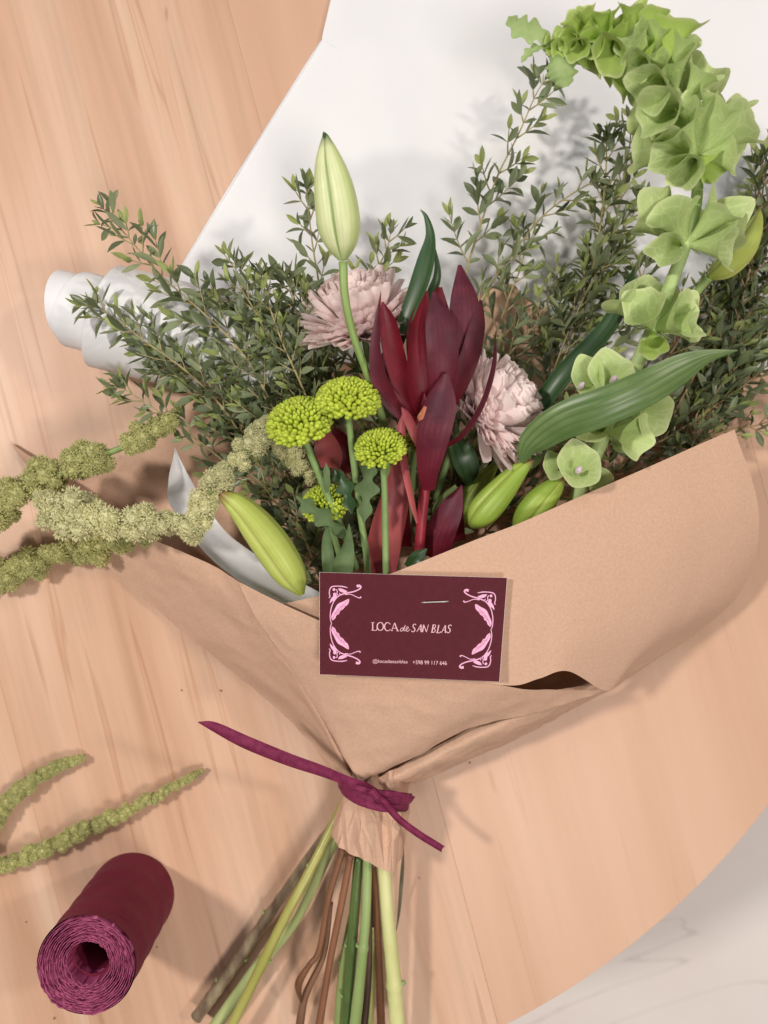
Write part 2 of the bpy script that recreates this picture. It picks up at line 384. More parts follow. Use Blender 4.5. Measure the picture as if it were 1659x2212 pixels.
# ------------------------------------------------------------------ white paper roll
pr = thing("paper_roll", "roll of white wrapping paper with its loose sheet spread up under the foliage", "paper roll", P(170, 670, 0))
A = P(214, 680, .031); Bq = P(640, 787, .031); ax = (Bq - A); ax.z = 0; ln = ax.length; ax.normalize(); sd = Vector((-ax.y, ax.x, 0)); upv = Vector((0, 0, 1))
def roll_layer(r, off, length, rin, name, seed):
    mb = MB(); n = 64; ns = 12; vs = []; uv = []
    c0 = Vector((A.x, A.y, 0)) + ax * off
    for i in range(ns + 1):
        s = i / ns
        for k in range(n):
            th = 2 * pi * k / n
            rr = r * (1 + 0.005 * noise.noise(Vector((cos(th) * 1.5, sin(th) * 1.5, seed + s * 1.5))))
            slant = 0.004 * sin(th + seed)
            vs.append(c0 + ax * (s * length + slant * (1 - s)) + sd * (rr * cos(th)) + upv * (R0 + rr * sin(th))); uv.append((k / n, s))
    fs = [(i * n + k, i * n + (k + 1) % n, (i + 1) * n + (k + 1) % n, (i + 1) * n + k) for i in range(ns) for k in range(n)]
    # end annulus on both ends
    for e in (0, ns):
        o = len(vs) + n
        vs += [vs[e * n + k] + Vector((0, 0, 0)) for k in range(n)]; uv += [(0, 0)] * n
        for k in range(n):
            p = vs[e * n + k]; cc = c0 + ax * (e / ns * length) + upv * R0
            vs.append(cc + (p - cc) * (rin / r)); uv.append((k / n, 0))
        fs += [(o - n + k, o + k, o + (k + 1) % n, o - n + (k + 1) % n) for k in range(n)]
    mb.add(vs, fs, uv); return mb.build(name, M_white, pr)
R0 = 0.0300
roll_layer(.0292, .004, ln, .019, "outer_turn", 1.0)
roll_layer(.0215, -.0120, ln * .5, .0165, "middle_turn", 2.3)
roll_layer(.0190, -.0210, ln * .5, .0105, "inner_turn", 4.1)
mb = MB()
patch(mb, [[(724, -40, .0035), (698, 70, .0035), (696, 86, .0035), (690, 97, .0035), (596, 248, .0035), (502, 400, .0035), (440, 500, .0035), (376, 604, .004)],
           [(1000, -30, .003), (980, 120, .006), (900, 300, .003), (800, 470, .004), (720, 640, .003), (690, 770, .003)],
           [(1300, -30, .003), (1300, 150, .003), (1250, 330, .006), (1200, 520, .003), (1150, 680, .003), (1120, 800, .003)],
           [(1740, -30, .004), (1740, 200, .003), (1740, 400, .004), (1720, 600, .003), (1700, 720, .003), (1680, 800, .003)]], 70, 90, .0011, 20, 3)
mb.build("loose_sheet", M_white, pr)
mb = MB()
patch(mb, [[(730, -40, .0012), (707, 70, .0012), (686, 98, .0012), (590, 250, .0012), (495, 402, .0012), (390, 575, .0012)],
           [(1000, -30, .001), (980, 120, .001), (900, 300, .001), (800, 470, .001), (720, 640, .001)]], 20, 30)
mb.build("under_sheet", M_white, pr)

# ------------------------------------------------------------------ kraft wrap
kw = thing("kraft_wrap", "brown kraft paper cone wrapped round the bouquet and gathered at the ribbon", "wrapping paper", P(800, 1720, 0))
mb = MB()   # back sheet, under everything
patch(mb, [[(745, 1690, .010), (640, 1540, .004), (420, 1330, .0025), (200, 1150, .0022), (20, 955, .0022)],
           [(750, 1690, .010), (655, 1530, .004), (450, 1310, .0025), (270, 1150, .0022), (130, 1012, .0022)],
           [(756, 1690, .010), (670, 1520, .004), (480, 1290, .0025), (340, 1140, .0022), (240, 1000, .004)],
           [(765, 1690, .010), (690, 1500, .004), (540, 1250, .003), (420, 1100, .0025), (340, 950, .005)],
           [(770, 1690, .010), (710, 1500, .004), (580, 1250, .003), (500, 1080, .0025), (430, 910, .005)],
           [(790, 1690, .010), (780, 1480, .004), (740, 1200, .004), (700, 1000, .004), (700, 830, .005)],
           [(810, 1690, .010), (860, 1480, .004), (950, 1200, .004), (1030, 900, .006), (1060, 625, .011)],
           [(814, 1690, .010), (880, 1480, .004), (990, 1200, .004), (1085, 900, .006), (1130, 640, .011)],
           [(816, 1690, .010), (890, 1480, .004), (1010, 1200, .004), (1112, 900, .006), (1176, 668, .011)],
           [(817, 1690, .010), (892, 1480, .004), (1012, 1200, .004), (1114, 900, .006), (1180, 672, .011)],
           [(822, 1690, .010), (940, 1490, .004), (1100, 1240, .004), (1150, 1000, .005), (1168, 775, .008)],
           [(823, 1690, .010), (942, 1490, .004), (1102, 1240, .004), (1156, 1000, .005), (1174, 773, .008)],
           [(825, 1690, .010), (960, 1490, .004), (1130, 1240, .004), (1240, 1000, .005), (1240, 775, .008)],
           [(835, 1690, .010), (1050, 1500, .004), (1280, 1280, .004), (1430, 1080, .005), (1540, 850, .006)],
           [(845, 1690, .010), (1080, 1560, .003), (1360, 1400, .003), (1540, 1290, .003), (1612, 960, .004)]], 90, 50, .0009, 30, 4)
mb.build("back_sheet", M_kraft, kw)
mb = MB()   # the narrow flap folded over from the left, ending in the front tip
patch(mb, [[(20, 955, .004), (200, 1190, .0045), (400, 1370, .006), (610, 1540, .012), (738, 1692, .022)],
           [(130, 1034, .016), (290, 1215, .018), (455, 1365, .022), (635, 1535, .025), (748, 1690, .030)],
           [(260, 1130, .030), (380, 1240, .033), (520, 1370, .037), (660, 1530, .038), (757, 1688, .036)],
           [(450, 1217, .047), (510, 1300, .051), (590, 1400, .052), (680, 1535, .048), (766, 1690, .040)],
           [(520, 1258, .060), (560, 1335, .0595), (624, 1428, .056), (702, 1547, .046), (779, 1692, .034)],
           [(524, 1260, .0605), (562, 1337, .061), (624, 1431, .0595), (697, 1549, .054), (774, 1692, .046)],
           [(690, 1340, .078), (710, 1400, .077), (735, 1480, .071), (755, 1570, .0605), (782, 1690, .0455)],
           [(880, 1400, .081), (872, 1440, .079), (855, 1510, .072), (825, 1600, .060), (788, 1686, .045)],
           [(1090, 1481, .0765), (1040, 1502, .074), (965, 1552, .067), (880, 1622, .056), (796, 1680, .0445)],
           [(1310, 1492, .054), (1180, 1532, .056), (1020, 1572, .054), (905, 1632, .049), (803, 1678, .043)]], 120, 80, .0006, 45, 8, .0006)
mb.build("folded_flap", M_kraft, kw)
mb = MB()   # the wide flap on the right
patch(mb, [[(604, 1306, .064), (640, 1350, .066), (690, 1400, .066), (740, 1450, .064)],
           [(740, 1275, .075), (770, 1350, .074), (800, 1410, .072), (830, 1460, .069)],
           [(850, 1237, .0835), (900, 1330, .0835), (950, 1410, .081), (1000, 1470, .0785)],
           [(1030, 1165, .0845), (1070, 1290, .0845), (1095, 1400, .082), (1108, 1481, .0785)],
           [(1120, 1131, .083), (1160, 1250, .083), (1170, 1380, .0805), (1165, 1466, .0775)],
           [(1220, 1087, .080), (1260, 1220, .080), (1250, 1360, .078), (1228, 1450, .074)],
           [(1400, 1009, .070), (1440, 1150, .070), (1400, 1330, .065), (1312, 1493, .054)],
           [(1515, 958, .062), (1550, 1120, .059), (1490, 1310, .052), (1350, 1452, .046)],
           [(1560, 939, .059), (1604, 1110, .053), (1555, 1290, .040), (1425, 1408, .033)],
           [(1587, 928, .057), (1640, 1112, .048), (1602, 1275, .026), (1480, 1388, .016)]], 110, 60, .0005, 30, 12)
mb.build("wide_flap", M_kraft, kw)
mb = MB()   # pleat below the wide flap
patch(mb, [[(812, 1684, .036), (925, 1622, .042), (1055, 1555, .047), (1200, 1492, .052), (1312, 1470, .046), (1440, 1385, .034)],
           [(826, 1694, .038), (930, 1646, .0445), (1062, 1580, .050), (1220, 1515, .050), (1330, 1466, .040), (1455, 1385, .028)],
           [(838, 1702, .032), (926, 1668, .036), (1062, 1608, .037), (1192, 1548, .035), (1330, 1478, .028), (1470, 1388, .018)],
           [(844, 1704, .020), (912, 1686, .015), (1029, 1638, .012), (1129, 1588, .012), (1254, 1524, .011), (1330, 1484, .010), (1470, 1396, .006)][:6]], 70, 60, .0014, 55, 15, .0008)
mb.build("pleat", M_kraft, kw)
mb = MB()   # gathered neck and collar below the ribbon
patch(mb, [[(752, 1640, .026), (742, 1690, .026), (736, 1725, .026), (722, 1775, .027), (716, 1806, .026)],
           [(756, 1632, .036), (752, 1690, .036), (746, 1725, .036), (734, 1775, .036), (724, 1822, .034)],
           [(766, 1650, .040), (765, 1690, .041), (768, 1730, .041), (764, 1780, .041), (752, 1842, .039)],
           [(780, 1660, .033), (778, 1690, .036), (780, 1730, .039), (780, 1790, .046), (783, 1856, .044)],
           [(800, 1665, .041), (800, 1700, .044), (802, 1735, .044), (806, 1790, .049), (812, 1872, .046)],
           [(822, 1670, .034), (824, 1700, .039), (828, 1735, .041), (832, 1790, .043), (832, 1880, .045)],
           [(842, 1665, .042), (846, 1700, .043), (850, 1735, .042), (856, 1795, .046), (850, 1886, .043)],
           [(868, 1655, .034), (868, 1700, .034), (874, 1738, .034), (872, 1790, .037), (862, 1862, .037)],
           [(884, 1640, .024), (882, 1700, .024), (884, 1738, .023), (880, 1785, .024), (870, 1835, .024)]], 24, 8, .0003, 90, 21, 0, .0008)
mb.build("collar", M_kraft, kw, smooth=False)
mb = MB()   # white lining inside the left rim
patch(mb, [[(378, 966, .052), (364, 1040, .048), (372, 1100, .043), (457, 1207, .043), (562, 1284, .055), (660, 1326, .064)],
           [(379, 968, .050), (392, 1040, .040), (420, 1130, .034), (490, 1210, .034), (585, 1270, .043), (680, 1310, .054)],
           [(380, 970, .053), (424, 1058, .038), (480, 1140, .030), (540, 1190, .030), (620, 1240, .034), (705, 1290, .040)]], 24, 50, .0007, 40, 2)
mb.build("lining", M_white, kw)

# ------------------------------------------------------------------ card
cz = [P(690, 1235, .0862), P(1096, 1249, .0895), P(1079, 1473, .0862), P(690, 1457, .0838)]
cen = sum(cz, Vector()) / 4
nrm = (cz[1] - cz[3]).cross(cz[0] - cz[2]).normalized()
if nrm.z < 0: nrm = -nrm
def on_card(u, v, lift=0.0):
    o = Vector((0, 0, H)); d = P(u, v, 0) - o
    t = (cen + nrm * lift - o).dot(nrm) / d.dot(nrm)
    return o + d * t
def cc(x, y): return ((1220 + x / 2.048) * .54861, (2220 + y / 2.048) * .54861)     # card close-up -> photo grid
card = thing("business_card", "dark burgundy shop card with pink flower ornaments stapled on the kraft paper", "card", cen)
tl, tr, br, bl = [on_card(*q) for q in ((690, 1236), (1096, 1248), (1079, 1473), (690, 1457))]
def slab(mbx, q, lo, hi):
    vs = [p + nrm * hi for p in q] + [p + nrm * lo for p in q]
    mbx.add(vs, [(3, 2, 1, 0), (4, 5, 6, 7), (0, 1, 5, 4), (1, 2, 6, 5), (2, 3, 7, 6), (3, 0, 4, 7)])
mb = MB(); slab(mb, [tl, tr, br, bl], -.0004, 0); mb.build("card_core", M_cardedge, card, smooth=False)
mb = MB(); q = [p + (cen - p) * .003 for p in (tl, tr, br, bl)]; slab(mb, q, -.00005, .00006); mb.build("printed_face", M_card, card, smooth=False)
QC = [(70, 60), (1597, 120), (1527, 955), (77, 893)]
def inv(x, y):
    s = t = .5
    for _ in range(12):
        px_ = [(1 - s) * (1 - t), s * (1 - t), s * t, (1 - s) * t]
        ex = x - sum(a * q[0] for a, q in zip(px_, QC)); ey = y - sum(a * q[1] for a, q in zip(px_, QC))
        dxs = (1 - t) * (QC[1][0] - QC[0][0]) + t * (QC[2][0] - QC[3][0]); dys = (1 - t) * (QC[1][1] - QC[0][1]) + t * (QC[2][1] - QC[3][1])
        dxt = (1 - s) * (QC[3][0] - QC[0][0]) + s * (QC[2][0] - QC[1][0]); dyt = (1 - s) * (QC[3][1] - QC[0][1]) + s * (QC[2][1] - QC[1][1])
        D = dxs * dyt - dxt * dys; s += (ex * dyt - dxt * ey) / D; t += (dxs * ey - ex * dys) / D
    return s, t
def fwd(s, t):
    px_ = [(1 - s) * (1 - t), s * (1 - t), s * t, (1 - s) * t]
    return sum(a * q[0] for a, q in zip(px_, QC)), sum(a * q[1] for a, q in zip(px_, QC))
def cpt(x, y, lift): return on_card(*cc(x, y), lift)
def stroke(mbx, pts, wd, fn=lambda x, y: (x, y), n=None, lift=.00016):
    n = n or max(4, 4 * len(pts)); s = cr(pts, n); ws = cr([(a,) for a in wd], n) if hasattr(wd, '__len__') else [(wd,)] * n
    vs = []
    for i in range(n):
        a = s[max(i - 1, 0)]; b = s[min(i + 1, n - 1)]; dx, dy = b[0] - a[0], b[1] - a[1]; l = math.hypot(dx, dy) or 1
        nx, ny = -dy / l * ws[i][0] / 2, dx / l * ws[i][0] / 2
        vs += [cpt(*fn(s[i][0] + nx, s[i][1] + ny), lift), cpt(*fn(s[i][0] - nx, s[i][1] - ny), lift)]
    mbx.add(vs, [(2 * i, 2 * i + 1, 2 * i + 3, 2 * i + 2) for i in range(n - 1)])
def blob(mbx, pts, fn, lift=.00014):
    s = cr(pts + [pts[0]], 4 * len(pts) + 1)[:-1]; cx = sum(p[0] for p in s) / len(s); cy = sum(p[1] for p in s) / len(s)
    vs = [cpt(*fn(cx, cy), lift)] + [cpt(*fn(*p), lift) for p in s]; m_ = len(s)
    mbx.add(vs, [(0, 1 + i, 1 + (i + 1) % m_) for i in range(m_)])
M_vein = mat("dark_pink_ink", (186, 92, 140), rough=.5)
for fx in (0, 1):
    for fy in (0, 1):
        def fn(x, y, fx=fx, fy=fy):
            s, t = inv(x, y); return fwd(1 - s if fx else s, 1 - t if fy else t)
        mb = MB()
        stroke(mb, [(176, 487), (165, 440), (168, 380), (185, 320), (215, 275), (250, 250), (300, 235), (350, 225), (393, 208), (411, 190), (400, 177), (378, 181)], [6, 7, 8, 8, 8, 9, 10, 10, 10, 13, 18, 22], fn, 50)
        stroke(mb, [(285, 247), (330, 246), (370, 264), (400, 275), (414, 266)], [8, 6, 6, 8, 14], fn)
        stroke(mb, [(160, 205), (180, 184), (230, 180), (270, 184), (305, 193)], [9, 9, 8, 9, 5], fn)
        stroke(mb, [(162, 200), (157, 235), (162, 265), (152, 275)], [9, 8, 8, 5], fn)
        stroke(mb, [(212, 205), (222, 222), (218, 240), (232, 256), (244, 248), (238, 236)], 7, fn)
        stroke(mb, [(228, 200), (262, 205), (300, 222)], [6, 6, 4], fn)
        blob(mb, [(188, 238), (205, 233), (216, 252), (214, 275), (200, 298), (182, 300), (160, 318), (170, 282), (187, 262)], fn)
        blob(mb, [(230, 200), (255, 200), (282, 214), (303, 222), (280, 234), (250, 226), (236, 214)], fn)
        blob(mb, [(183, 208), (189, 198), (200, 198), (206, 208), (200, 218), (189, 218)], fn)
        blob(mb, [(180, 458), (174, 420), (198, 370), (225, 325), (268, 304), (315, 283), (310, 322), (285, 345), (268, 366), (245, 380), (234, 405), (214, 415), (204, 440)], fn)
        mb.build("ornament", M_print, card, smooth=False)
        mb = MB()
        stroke(mb, [(182, 448), (205, 400), (240, 355), (285, 318), (308, 292)], [3, 4, 4, 3, 2], fn, lift=.0002)
        for q in ([(205, 402), (225, 395), (238, 384)], [(222, 378), (246, 370), (262, 356)], [(245, 350), (270, 345), (288, 332)]): stroke(mb, q, 3, fn, lift=.0002)
        mb.build("ornament_vein", M_vein, card, smooth=False)
# lettering by strokes, in card close-up units
mb = MB()
def L_(*pts, w=7): stroke(mb, list(pts), w)
th, tk = 4.5, 8.5
def ell(cx, cy, rx, ry, w1, w2):
    N = 28; pts = [(cx + rx * cos(2 * pi * i / N), cy + ry * sin(2 * pi * i / N)) for i in range(N + 1)]
    stroke(mb, pts, [w1 + (w2 - w1) * abs(cos(2 * pi * i / N)) for i in range(N + 1)], n=60)
L_((507, 474), (507, 534), w=tk); L_((496, 474), (520, 474), w=th); L_((496, 535), (537, 536), (540, 520), w=th)
ell(568, 505, 25, 32, th, tk)
stroke(mb, [(648, 488), (634, 475), (615, 478), (602, 506), (614, 536), (635, 539), (650, 526)], [6, th, 7, tk, 7, th, th])
L_((683, 476), (660, 538), w=th); L_((683, 476), (708, 540), w=tk); L_((668, 519), (698, 520), w=th); L_((652, 538), (670, 539), w=th); L_((698, 540), (720, 541), w=th)
stroke(mb, [(755, 517), (742, 518), (731, 531), (735, 543), (748, 537), (760, 515), (771, 494), (759, 528), (760, 542)], 5, n=60)
stroke(mb, [(760, 542), (768, 539), (783, 528), (795, 515), (789, 507), (778, 518), (776, 537), (787, 545), (808, 528)], 4.5, n=60)
stroke(mb, [(856, 494), (848, 486), (834, 492), (833, 508), (845, 522), (846, 538), (832, 549), (820, 541)], [7, 5, 6, 7, 8, 7, 5, 8])
L_((896, 489), (862, 549), w=th); L_((896, 489), (898, 550), w=tk); L_((875, 528), (898, 529), w=th)
L_((918, 490), (908, 551), w=tk); L_((918, 490), (940, 551), w=6); L_((957, 490), (940, 551), w=th)
L_((995, 492), (984, 553), w=tk); stroke(mb, [(990, 493), (1012, 494), (1012, 512), (992, 520), (1008, 526), (1008, 548), (978, 554)], 5.5)
L_((1040, 493), (1028, 555), w=tk); L_((1018, 556), (1050, 556), (1054, 545), w=th)
L_((1092, 495), (1060, 556), w=th); L_((1092, 495), (1094, 557), w=tk); L_((1074, 535), (1094, 536), w=th)
stroke(mb, [(1142, 500), (1134, 493), (1120, 499), (1119, 514), (1130, 528), (1130, 545), (1116, 557), (1102, 548)], [7, 5, 6, 7, 8, 7, 5, 8])
mb.build("lettering", M_text, card, smooth=False)
dg = bpy.context.evaluated_depsgraph_get
def print_text(s, x0, x1, base, cap, slope):
    cu = bpy.data.curves.new("t", 'FONT'); cu.body = s; o = bpy.data.objects.new("t", cu); C.objects.link(o)
    me = bpy.data.meshes.new_from_object(o.evaluated_get(dg())); bpy.data.objects.remove(o); bpy.data.curves.remove(cu)
    xs = [v.co.x for v in me.vertices]; a, b = min(xs), max(xs)
    m2 = MB(); vs = []
    for v in me.vertices:
        x = x0 + (v.co.x - a) / (b - a) * (x1 - x0); vs.append(cpt(x, base + slope * (x - x0) - v.co.y * cap / .70, .00016))
    m2.add(vs, [tuple(p.vertices)[::-1] for p in me.polygons]); bpy.data.meshes.remove(me)
    m2.build("lettering", M_text, card, smooth=False)
print_text("@locadesanblas", 507, 788, 797, 27, .02)
print_text("+598 99 117 646", 830, 1105, 808, 31, .03)
mb = MB(); st = [cpt(903, 313, -.001), cpt(905, 312, .0006), cpt(935, 311, .0008), cpt(1085, 305, .0008), cpt(1114, 303, .0006), cpt(1117, 303, -.001)]
tube(mb, st, .00032, 8); mb.build("staple", M_steel, card)

# ------------------------------------------------------------------ ribbon tie
rt = thing("ribbon_tie", "plum raffia ribbon knotted round the paper neck with two loose tails", "ribbon", P(808, 1712, .045))
def ribbon(name, mid, wd, **k):
    mb = MB(); blade(mb, mid, wd, n=40, m=9, **k); return mb.build(name, M_raffia, rt)
ribbon("tail", [(428, 1560, .080), (462, 1570, .079), (530, 1603, .075), (622, 1640, .068), (693, 1664, .061), (745, 1684, .055), (790, 1700, .051), (812, 1712, .052)], [2, 20, 27, 26, 23, 20, 20, 18], cup=.22, roll=(.5, .1))
ribbon("tail", [(806, 1713, .054), (820, 1722, .055), (836, 1740, .054), (862, 1769, .051), (900, 1798, .048), (930, 1817, .046), (956, 1833, .044)], [8, 13, 15, 15, 15, 15, 14], cup=.35, roll=.2)
ribbon("band", [(729, 1690, .030), (736, 1702, .040), (762, 1716, .049), (800, 1724, .053), (845, 1731, .051), (872, 1737, .043), (884, 1738, .034)], [16, 24, 30, 38, 44, 46, 46], cup=-.10, roll=0, wave=.05)
ribbon("band", [(730, 1698, .028), (742, 1714, .040), (772, 1732, .050), (812, 1744, .054), (850, 1748, .051), (882, 1748, .038)], [8, 12, 14, 16, 18, 16], cup=-.2, roll=.1)
ribbon("band", [(735, 1690, .040), (758, 1700, .052), (795, 1712, .0555), (832, 1718, .054), (868, 1722, .047), (887, 1724, .038)], [10, 14, 16, 16, 18, 18], cup=-.25, roll=-.1)
mb = MB(); tube(mb, [P(796, 1714, .0565), P(806, 1710, .059), P(816, 1722, .058), P(812, 1730, .055)], [px(6), px(9), px(8), px(5)], 8); mb.build("knot", M_raffia, rt)

# ------------------------------------------------------------------ ribbon roll standing on the table
RZ = .0725; rb = P(287, 1932, 0); rr = px(90, 0)
ro = thing("ribbon_roll", "upright roll of burgundy paper ribbon standing on the wooden table", "ribbon roll", rb)
n, nr = 160, 44; vs = []; uv = []; mb = MB()
prof = []
for i in range(30): prof.append((rr * (1 + .012 * sin(i * .9)), RZ * i / 29 * .985))
for i, (r_, z_) in enumerate(prof):
    for k in range(n):
        t = 2 * pi * k / n; q = r_ * (1 + .012 * noise.noise(Vector((cos(t) * 1.3, sin(t) * 1.3, z_ * 30))))
        vs.append(rb + Vector((q * cos(t), q * sin(t), z_))); uv.append((k / n, i / 29))
mb.add(vs, [(i * n + k, i * n + (k + 1) % n, (i + 1) * n + (k + 1) % n, (i + 1) * n + k) for i in range(len(prof) - 1) for k in range(n)], uv)
mb.build("outer_wrap", M_rollside, ro)
hole = .43
turns = 13
mb = MB()
for t_ in range(turns):      # concentric paper turns, each a thin standing wall with a ragged top
    f0 = hole + (1 - hole) * t_ / turns; f1 = hole + (1 - hole) * (t_ + .74) / turns
    for side in range(1):
        vs = []; uv = []
        for j, (ff, dz) in enumerate(((f0, -.012), (f0 + .004, 0), (f0 * .5 + f1 * .5, .0006), (f1 - .004, 0), (f1, -.012))):
            for k in range(n):
                t = 2 * pi * k / n
                wob = .014 * noise.noise(Vector((cos(t) * 2.6, sin(t) * 2.6, t_ * .7))) + .007 * noise.noise(Vector((cos(t) * 9, sin(t) * 9, t_ * 1.7)))
                top = .0016 * noise.noise(Vector((cos(t) * 3, sin(t) * 3, t_ * 2.1))) + .0012 * noise.noise(Vector((cos(t) * 11, sin(t) * 11, t_ * 3.3 + j)))
                q = rr * min(ff + wob, .975)
                vs.append(rb + Vector((q * cos(t), q * sin(t), RZ - .0025 * (1 - ff) * 2 + dz + top))); uv.append((k / n, ff))
        mb.add(vs, [(i * n + k, (i + 1) * n + k, (i + 1) * n + (k + 1) % n, i * n + (k + 1) % n) for i in range(4) for k in range(n)], uv)
mb.build("paper_turns", M_rolltop, ro)
mb = MB(); vs = []
for i in range(12):
    for k in range(n):
        t = 2 * pi * k / n; q = rr * (hole + .012 + .012 * noise.noise(Vector((cos(t) * 2, sin(t) * 2, i * .4)))); vs.append(rb + Vector((q * cos(t), q * sin(t), .0006 + (RZ - .004) * i / 11)))
mb.add(vs, [(i * n + k, i * n + (k + 1) % n, (i + 1) * n + (k + 1) % n, (i + 1) * n + k) for i in range(11) for k in range(n)]); mb.build("core", M_rollside, ro)
mb = MB(); vs = []
for k in range(n):
    t = 2 * pi * k / n; vs += [rb + Vector((rr * .36 * cos(t), rr * .36 * sin(t), .001)), rb + Vector((rr * .99 * cos(t), rr * .99 * sin(t), RZ - .016))]
mb.add([rb + Vector((0, 0, .001))] + vs[0::2], [(0, 1 + k, 1 + (k + 1) % n) for k in range(n)])
mb.build('base_disc', M_rollside, ro); mb = MB()
mb.add([rb + Vector((rr * f * cos(2 * pi * k / n), rr * f * sin(2 * pi * k / n), RZ - .009)) for f in (.37, .995) for k in range(n)], [(k, n + k, n + (k + 1) % n, (k + 1) % n) for k in range(n)])
mb.build("packed_layer", M_rollside, ro)

# ------------------------------------------------------------------ cut stems
def mk_stem(label, pts, wd, m, nodes=(), bumps=0, group="cut stems below the collar", seed=0, name="cut_stem", nodemat=None):
    q = cr(pts, 40); w3 = [P(*a) for a in q]; ws = cr([(a,) for a in wd], 40)
    t = thing(name, label, "stem", w3[0], group)
    rad = []
    for i, p in enumerate(w3):
        r_ = px(ws[i][0], p.z) / 2 * (1 + .05 * noise.noise(p * 150))
        for nd in nodes: r_ *= 1 + .18 * math.exp(-((i / 39 - nd) / .012) ** 2)
        if bumps: r_ *= 1 + bumps * noise.noise(p * 260 + Vector((seed, 0, 0)))
        rad.append(r_)
    mb = MB(); tube(mb, w3, rad, 14); mb.build("stalk", m, t)
    for nd in nodes:
        i = int(nd * 39); p = w3[i]; d = (w3[min(i + 1, 39)] - w3[i - 1]).normalized(); s = d.cross(Vector((0, 0, 1)))
        sg = 1 if (i % 2) else -1
        mb = MB(); tube(mb, [p + s * sg * rad[i] * .6, p + s * sg * rad[i] * 1.1 - d * .0009 + Vector((0, 0, .0006)), p + s * sg * rad[i] * 1.2 - d * .0022], [rad[i] * .34, rad[i] * .28, rad[i] * .08], 7)
        mb.build("leaf_scar", nodemat or M_stemg, t)
    return t
def sm(name, a, b, rough=.35, sc_=60, **k): return mat(name, a, b, scale=sc_, stretch=(1, .3, 1), rough=rough, spec=.5, **k)
mk_stem("olive green smooth stem crossing over the leftmost stems under the collar", [(752, 1712, .014), (714, 1792, .019), (668, 1884, .024), (615, 1983, .026), (540, 2136, .023), (485, 2245, .020)], [19, 19, 20, 21, 22, 23], sm("olive_stem", (160, 158, 82), (182, 178, 104)), (.22, .40, .72))
mk_stem("grey brown knobbly woody stem, leftmost, its cut end in view", [(735, 1760, .018), (685, 1828, .014), (610, 1935, .010), (540, 2035, .008), (475, 2128, .008), (424, 2198, .008)], [18, 20, 24, 25, 26, 26], sm("woody_stem", (104, 84, 68), (148, 132, 108), rough=.3, sc_=160, bump=.6, bscale=240), (.5, .68, .82), .16)
mk_stem("pale green wet stem just behind the olive stem", [(748, 1760, .018), (708, 1842, .014), (642, 1983, .012), (560, 2085, .011), (455, 2230, .010)], [26, 26, 20, 26, 28], sm("wet_stem", (172, 184, 120), (196, 204, 146), rough=.15), (.12, .78))
mk_stem("thin brown stem with a withered curled end", [(742, 1830, .030), (712, 1931, .028), (690, 2050, .025), (668, 2085, .025), (645, 2125, .022), (650, 2165, .016)], [15, 15, 13, 12, 16, 4], sm("brown_stem", (104, 66, 46), (136, 94, 68), rough=.45, bump=.4, bscale=300))
mk_stem("thin brown stem second from the withered one, running off the frame", [(758, 1845, .030), (738, 1950, .027), (712, 2080, .022), (688, 2225, .016)], [15, 16, 15, 17], sm("russet_stem", (110, 70, 50), (146, 100, 74), rough=.45, bump=.4, bscale=300))
mk_stem("thin brown stem split off beside the withered curl", [(715, 1950, .022), (700, 2060, .020), (660, 2150, .014), (645, 2230, .011)], [10, 12, 16, 20], sm("umber_stem", (106, 72, 54), (140, 104, 80), rough=.5, bump=.4, bscale=300))
mk_stem("dark green ridged stem left of the bright green one", [(776, 1850, .026), (766, 1960, .024), (756, 2100, .020), (746, 2240, .016)], [22, 23, 24, 24], sm("deep_green_stem", (74, 96, 48), (98, 118, 64)), (.55, .8), .05)
mk_stem("mid green stem with pale highlights, left of the dark one", [(770, 1930, .018), (748, 2040, .016), (738, 2130, .013), (730, 2240, .010)], [12, 18, 22, 24], sm("mid_green_stem", (120, 138, 80), (146, 164, 104), rough=.25), (.5,))
mk_stem("bright green chrysanthemum stem with a swollen node, in the middle", [(794, 1850, .034), (790, 1981, .031), (780, 2090, .028), (764, 2240, .022)], [20, 21, 23, 26], sm("bright_green_stem", (138, 160, 98), (162, 182, 122), rough=.3), (.54,))
mk_stem("dark brown slender stem between the green and the pale one", [(806, 1860, .030), (814, 1975, .026), (820, 2110, .022), (824, 2240, .018)], [15, 15, 17, 19], sm("dark_brown_stem", (84, 54, 38), (122, 84, 60), rough=.25, bump=.3, bscale=300))
mk_stem("nearly black brown stem in the shade behind the middle stems", [(798, 1880, .016), (800, 2000, .014), (795, 2120, .012), (784, 2240, .010)], [14, 16, 18, 20], sm("shade_stem", (70, 48, 36), (92, 66, 48), rough=.5))
mk_stem("pale yellow green stem low behind the dark brown one", [(806, 2000, .014), (806, 2080, .012), (800, 2160, .010), (796, 2240, .009)], [14, 16, 18, 20], sm("yellow_green_stem", (176, 182, 104), (200, 202, 130)))
mk_stem("thick pale cream green stem, rightmost, with brown scars", [(828, 1850, .034), (838, 1981, .030), (850, 2106, .025), (860, 2240, .020)], [28, 30, 33, 36], mat("cream_stem", (204, 206, 140), (222, 222, 164), scale=90, stretch=(1, .3, 1), rough=.35), (.72,))
mb = MB(); blade(mb, [(872, 1830, .020), (868, 1880, .014), (862, 1960, .008), (856, 2010, .004)], [2, 10, 9, 2], n=14, m=5, roll=.6)
tag(mb.build("leaf_shred", mat("dry_leaf", (92, 84, 66), (112, 104, 84)), loc=P(870, 1900, .01)), "dull dark leaf shred hanging beside the thick pale stem", "leaf")

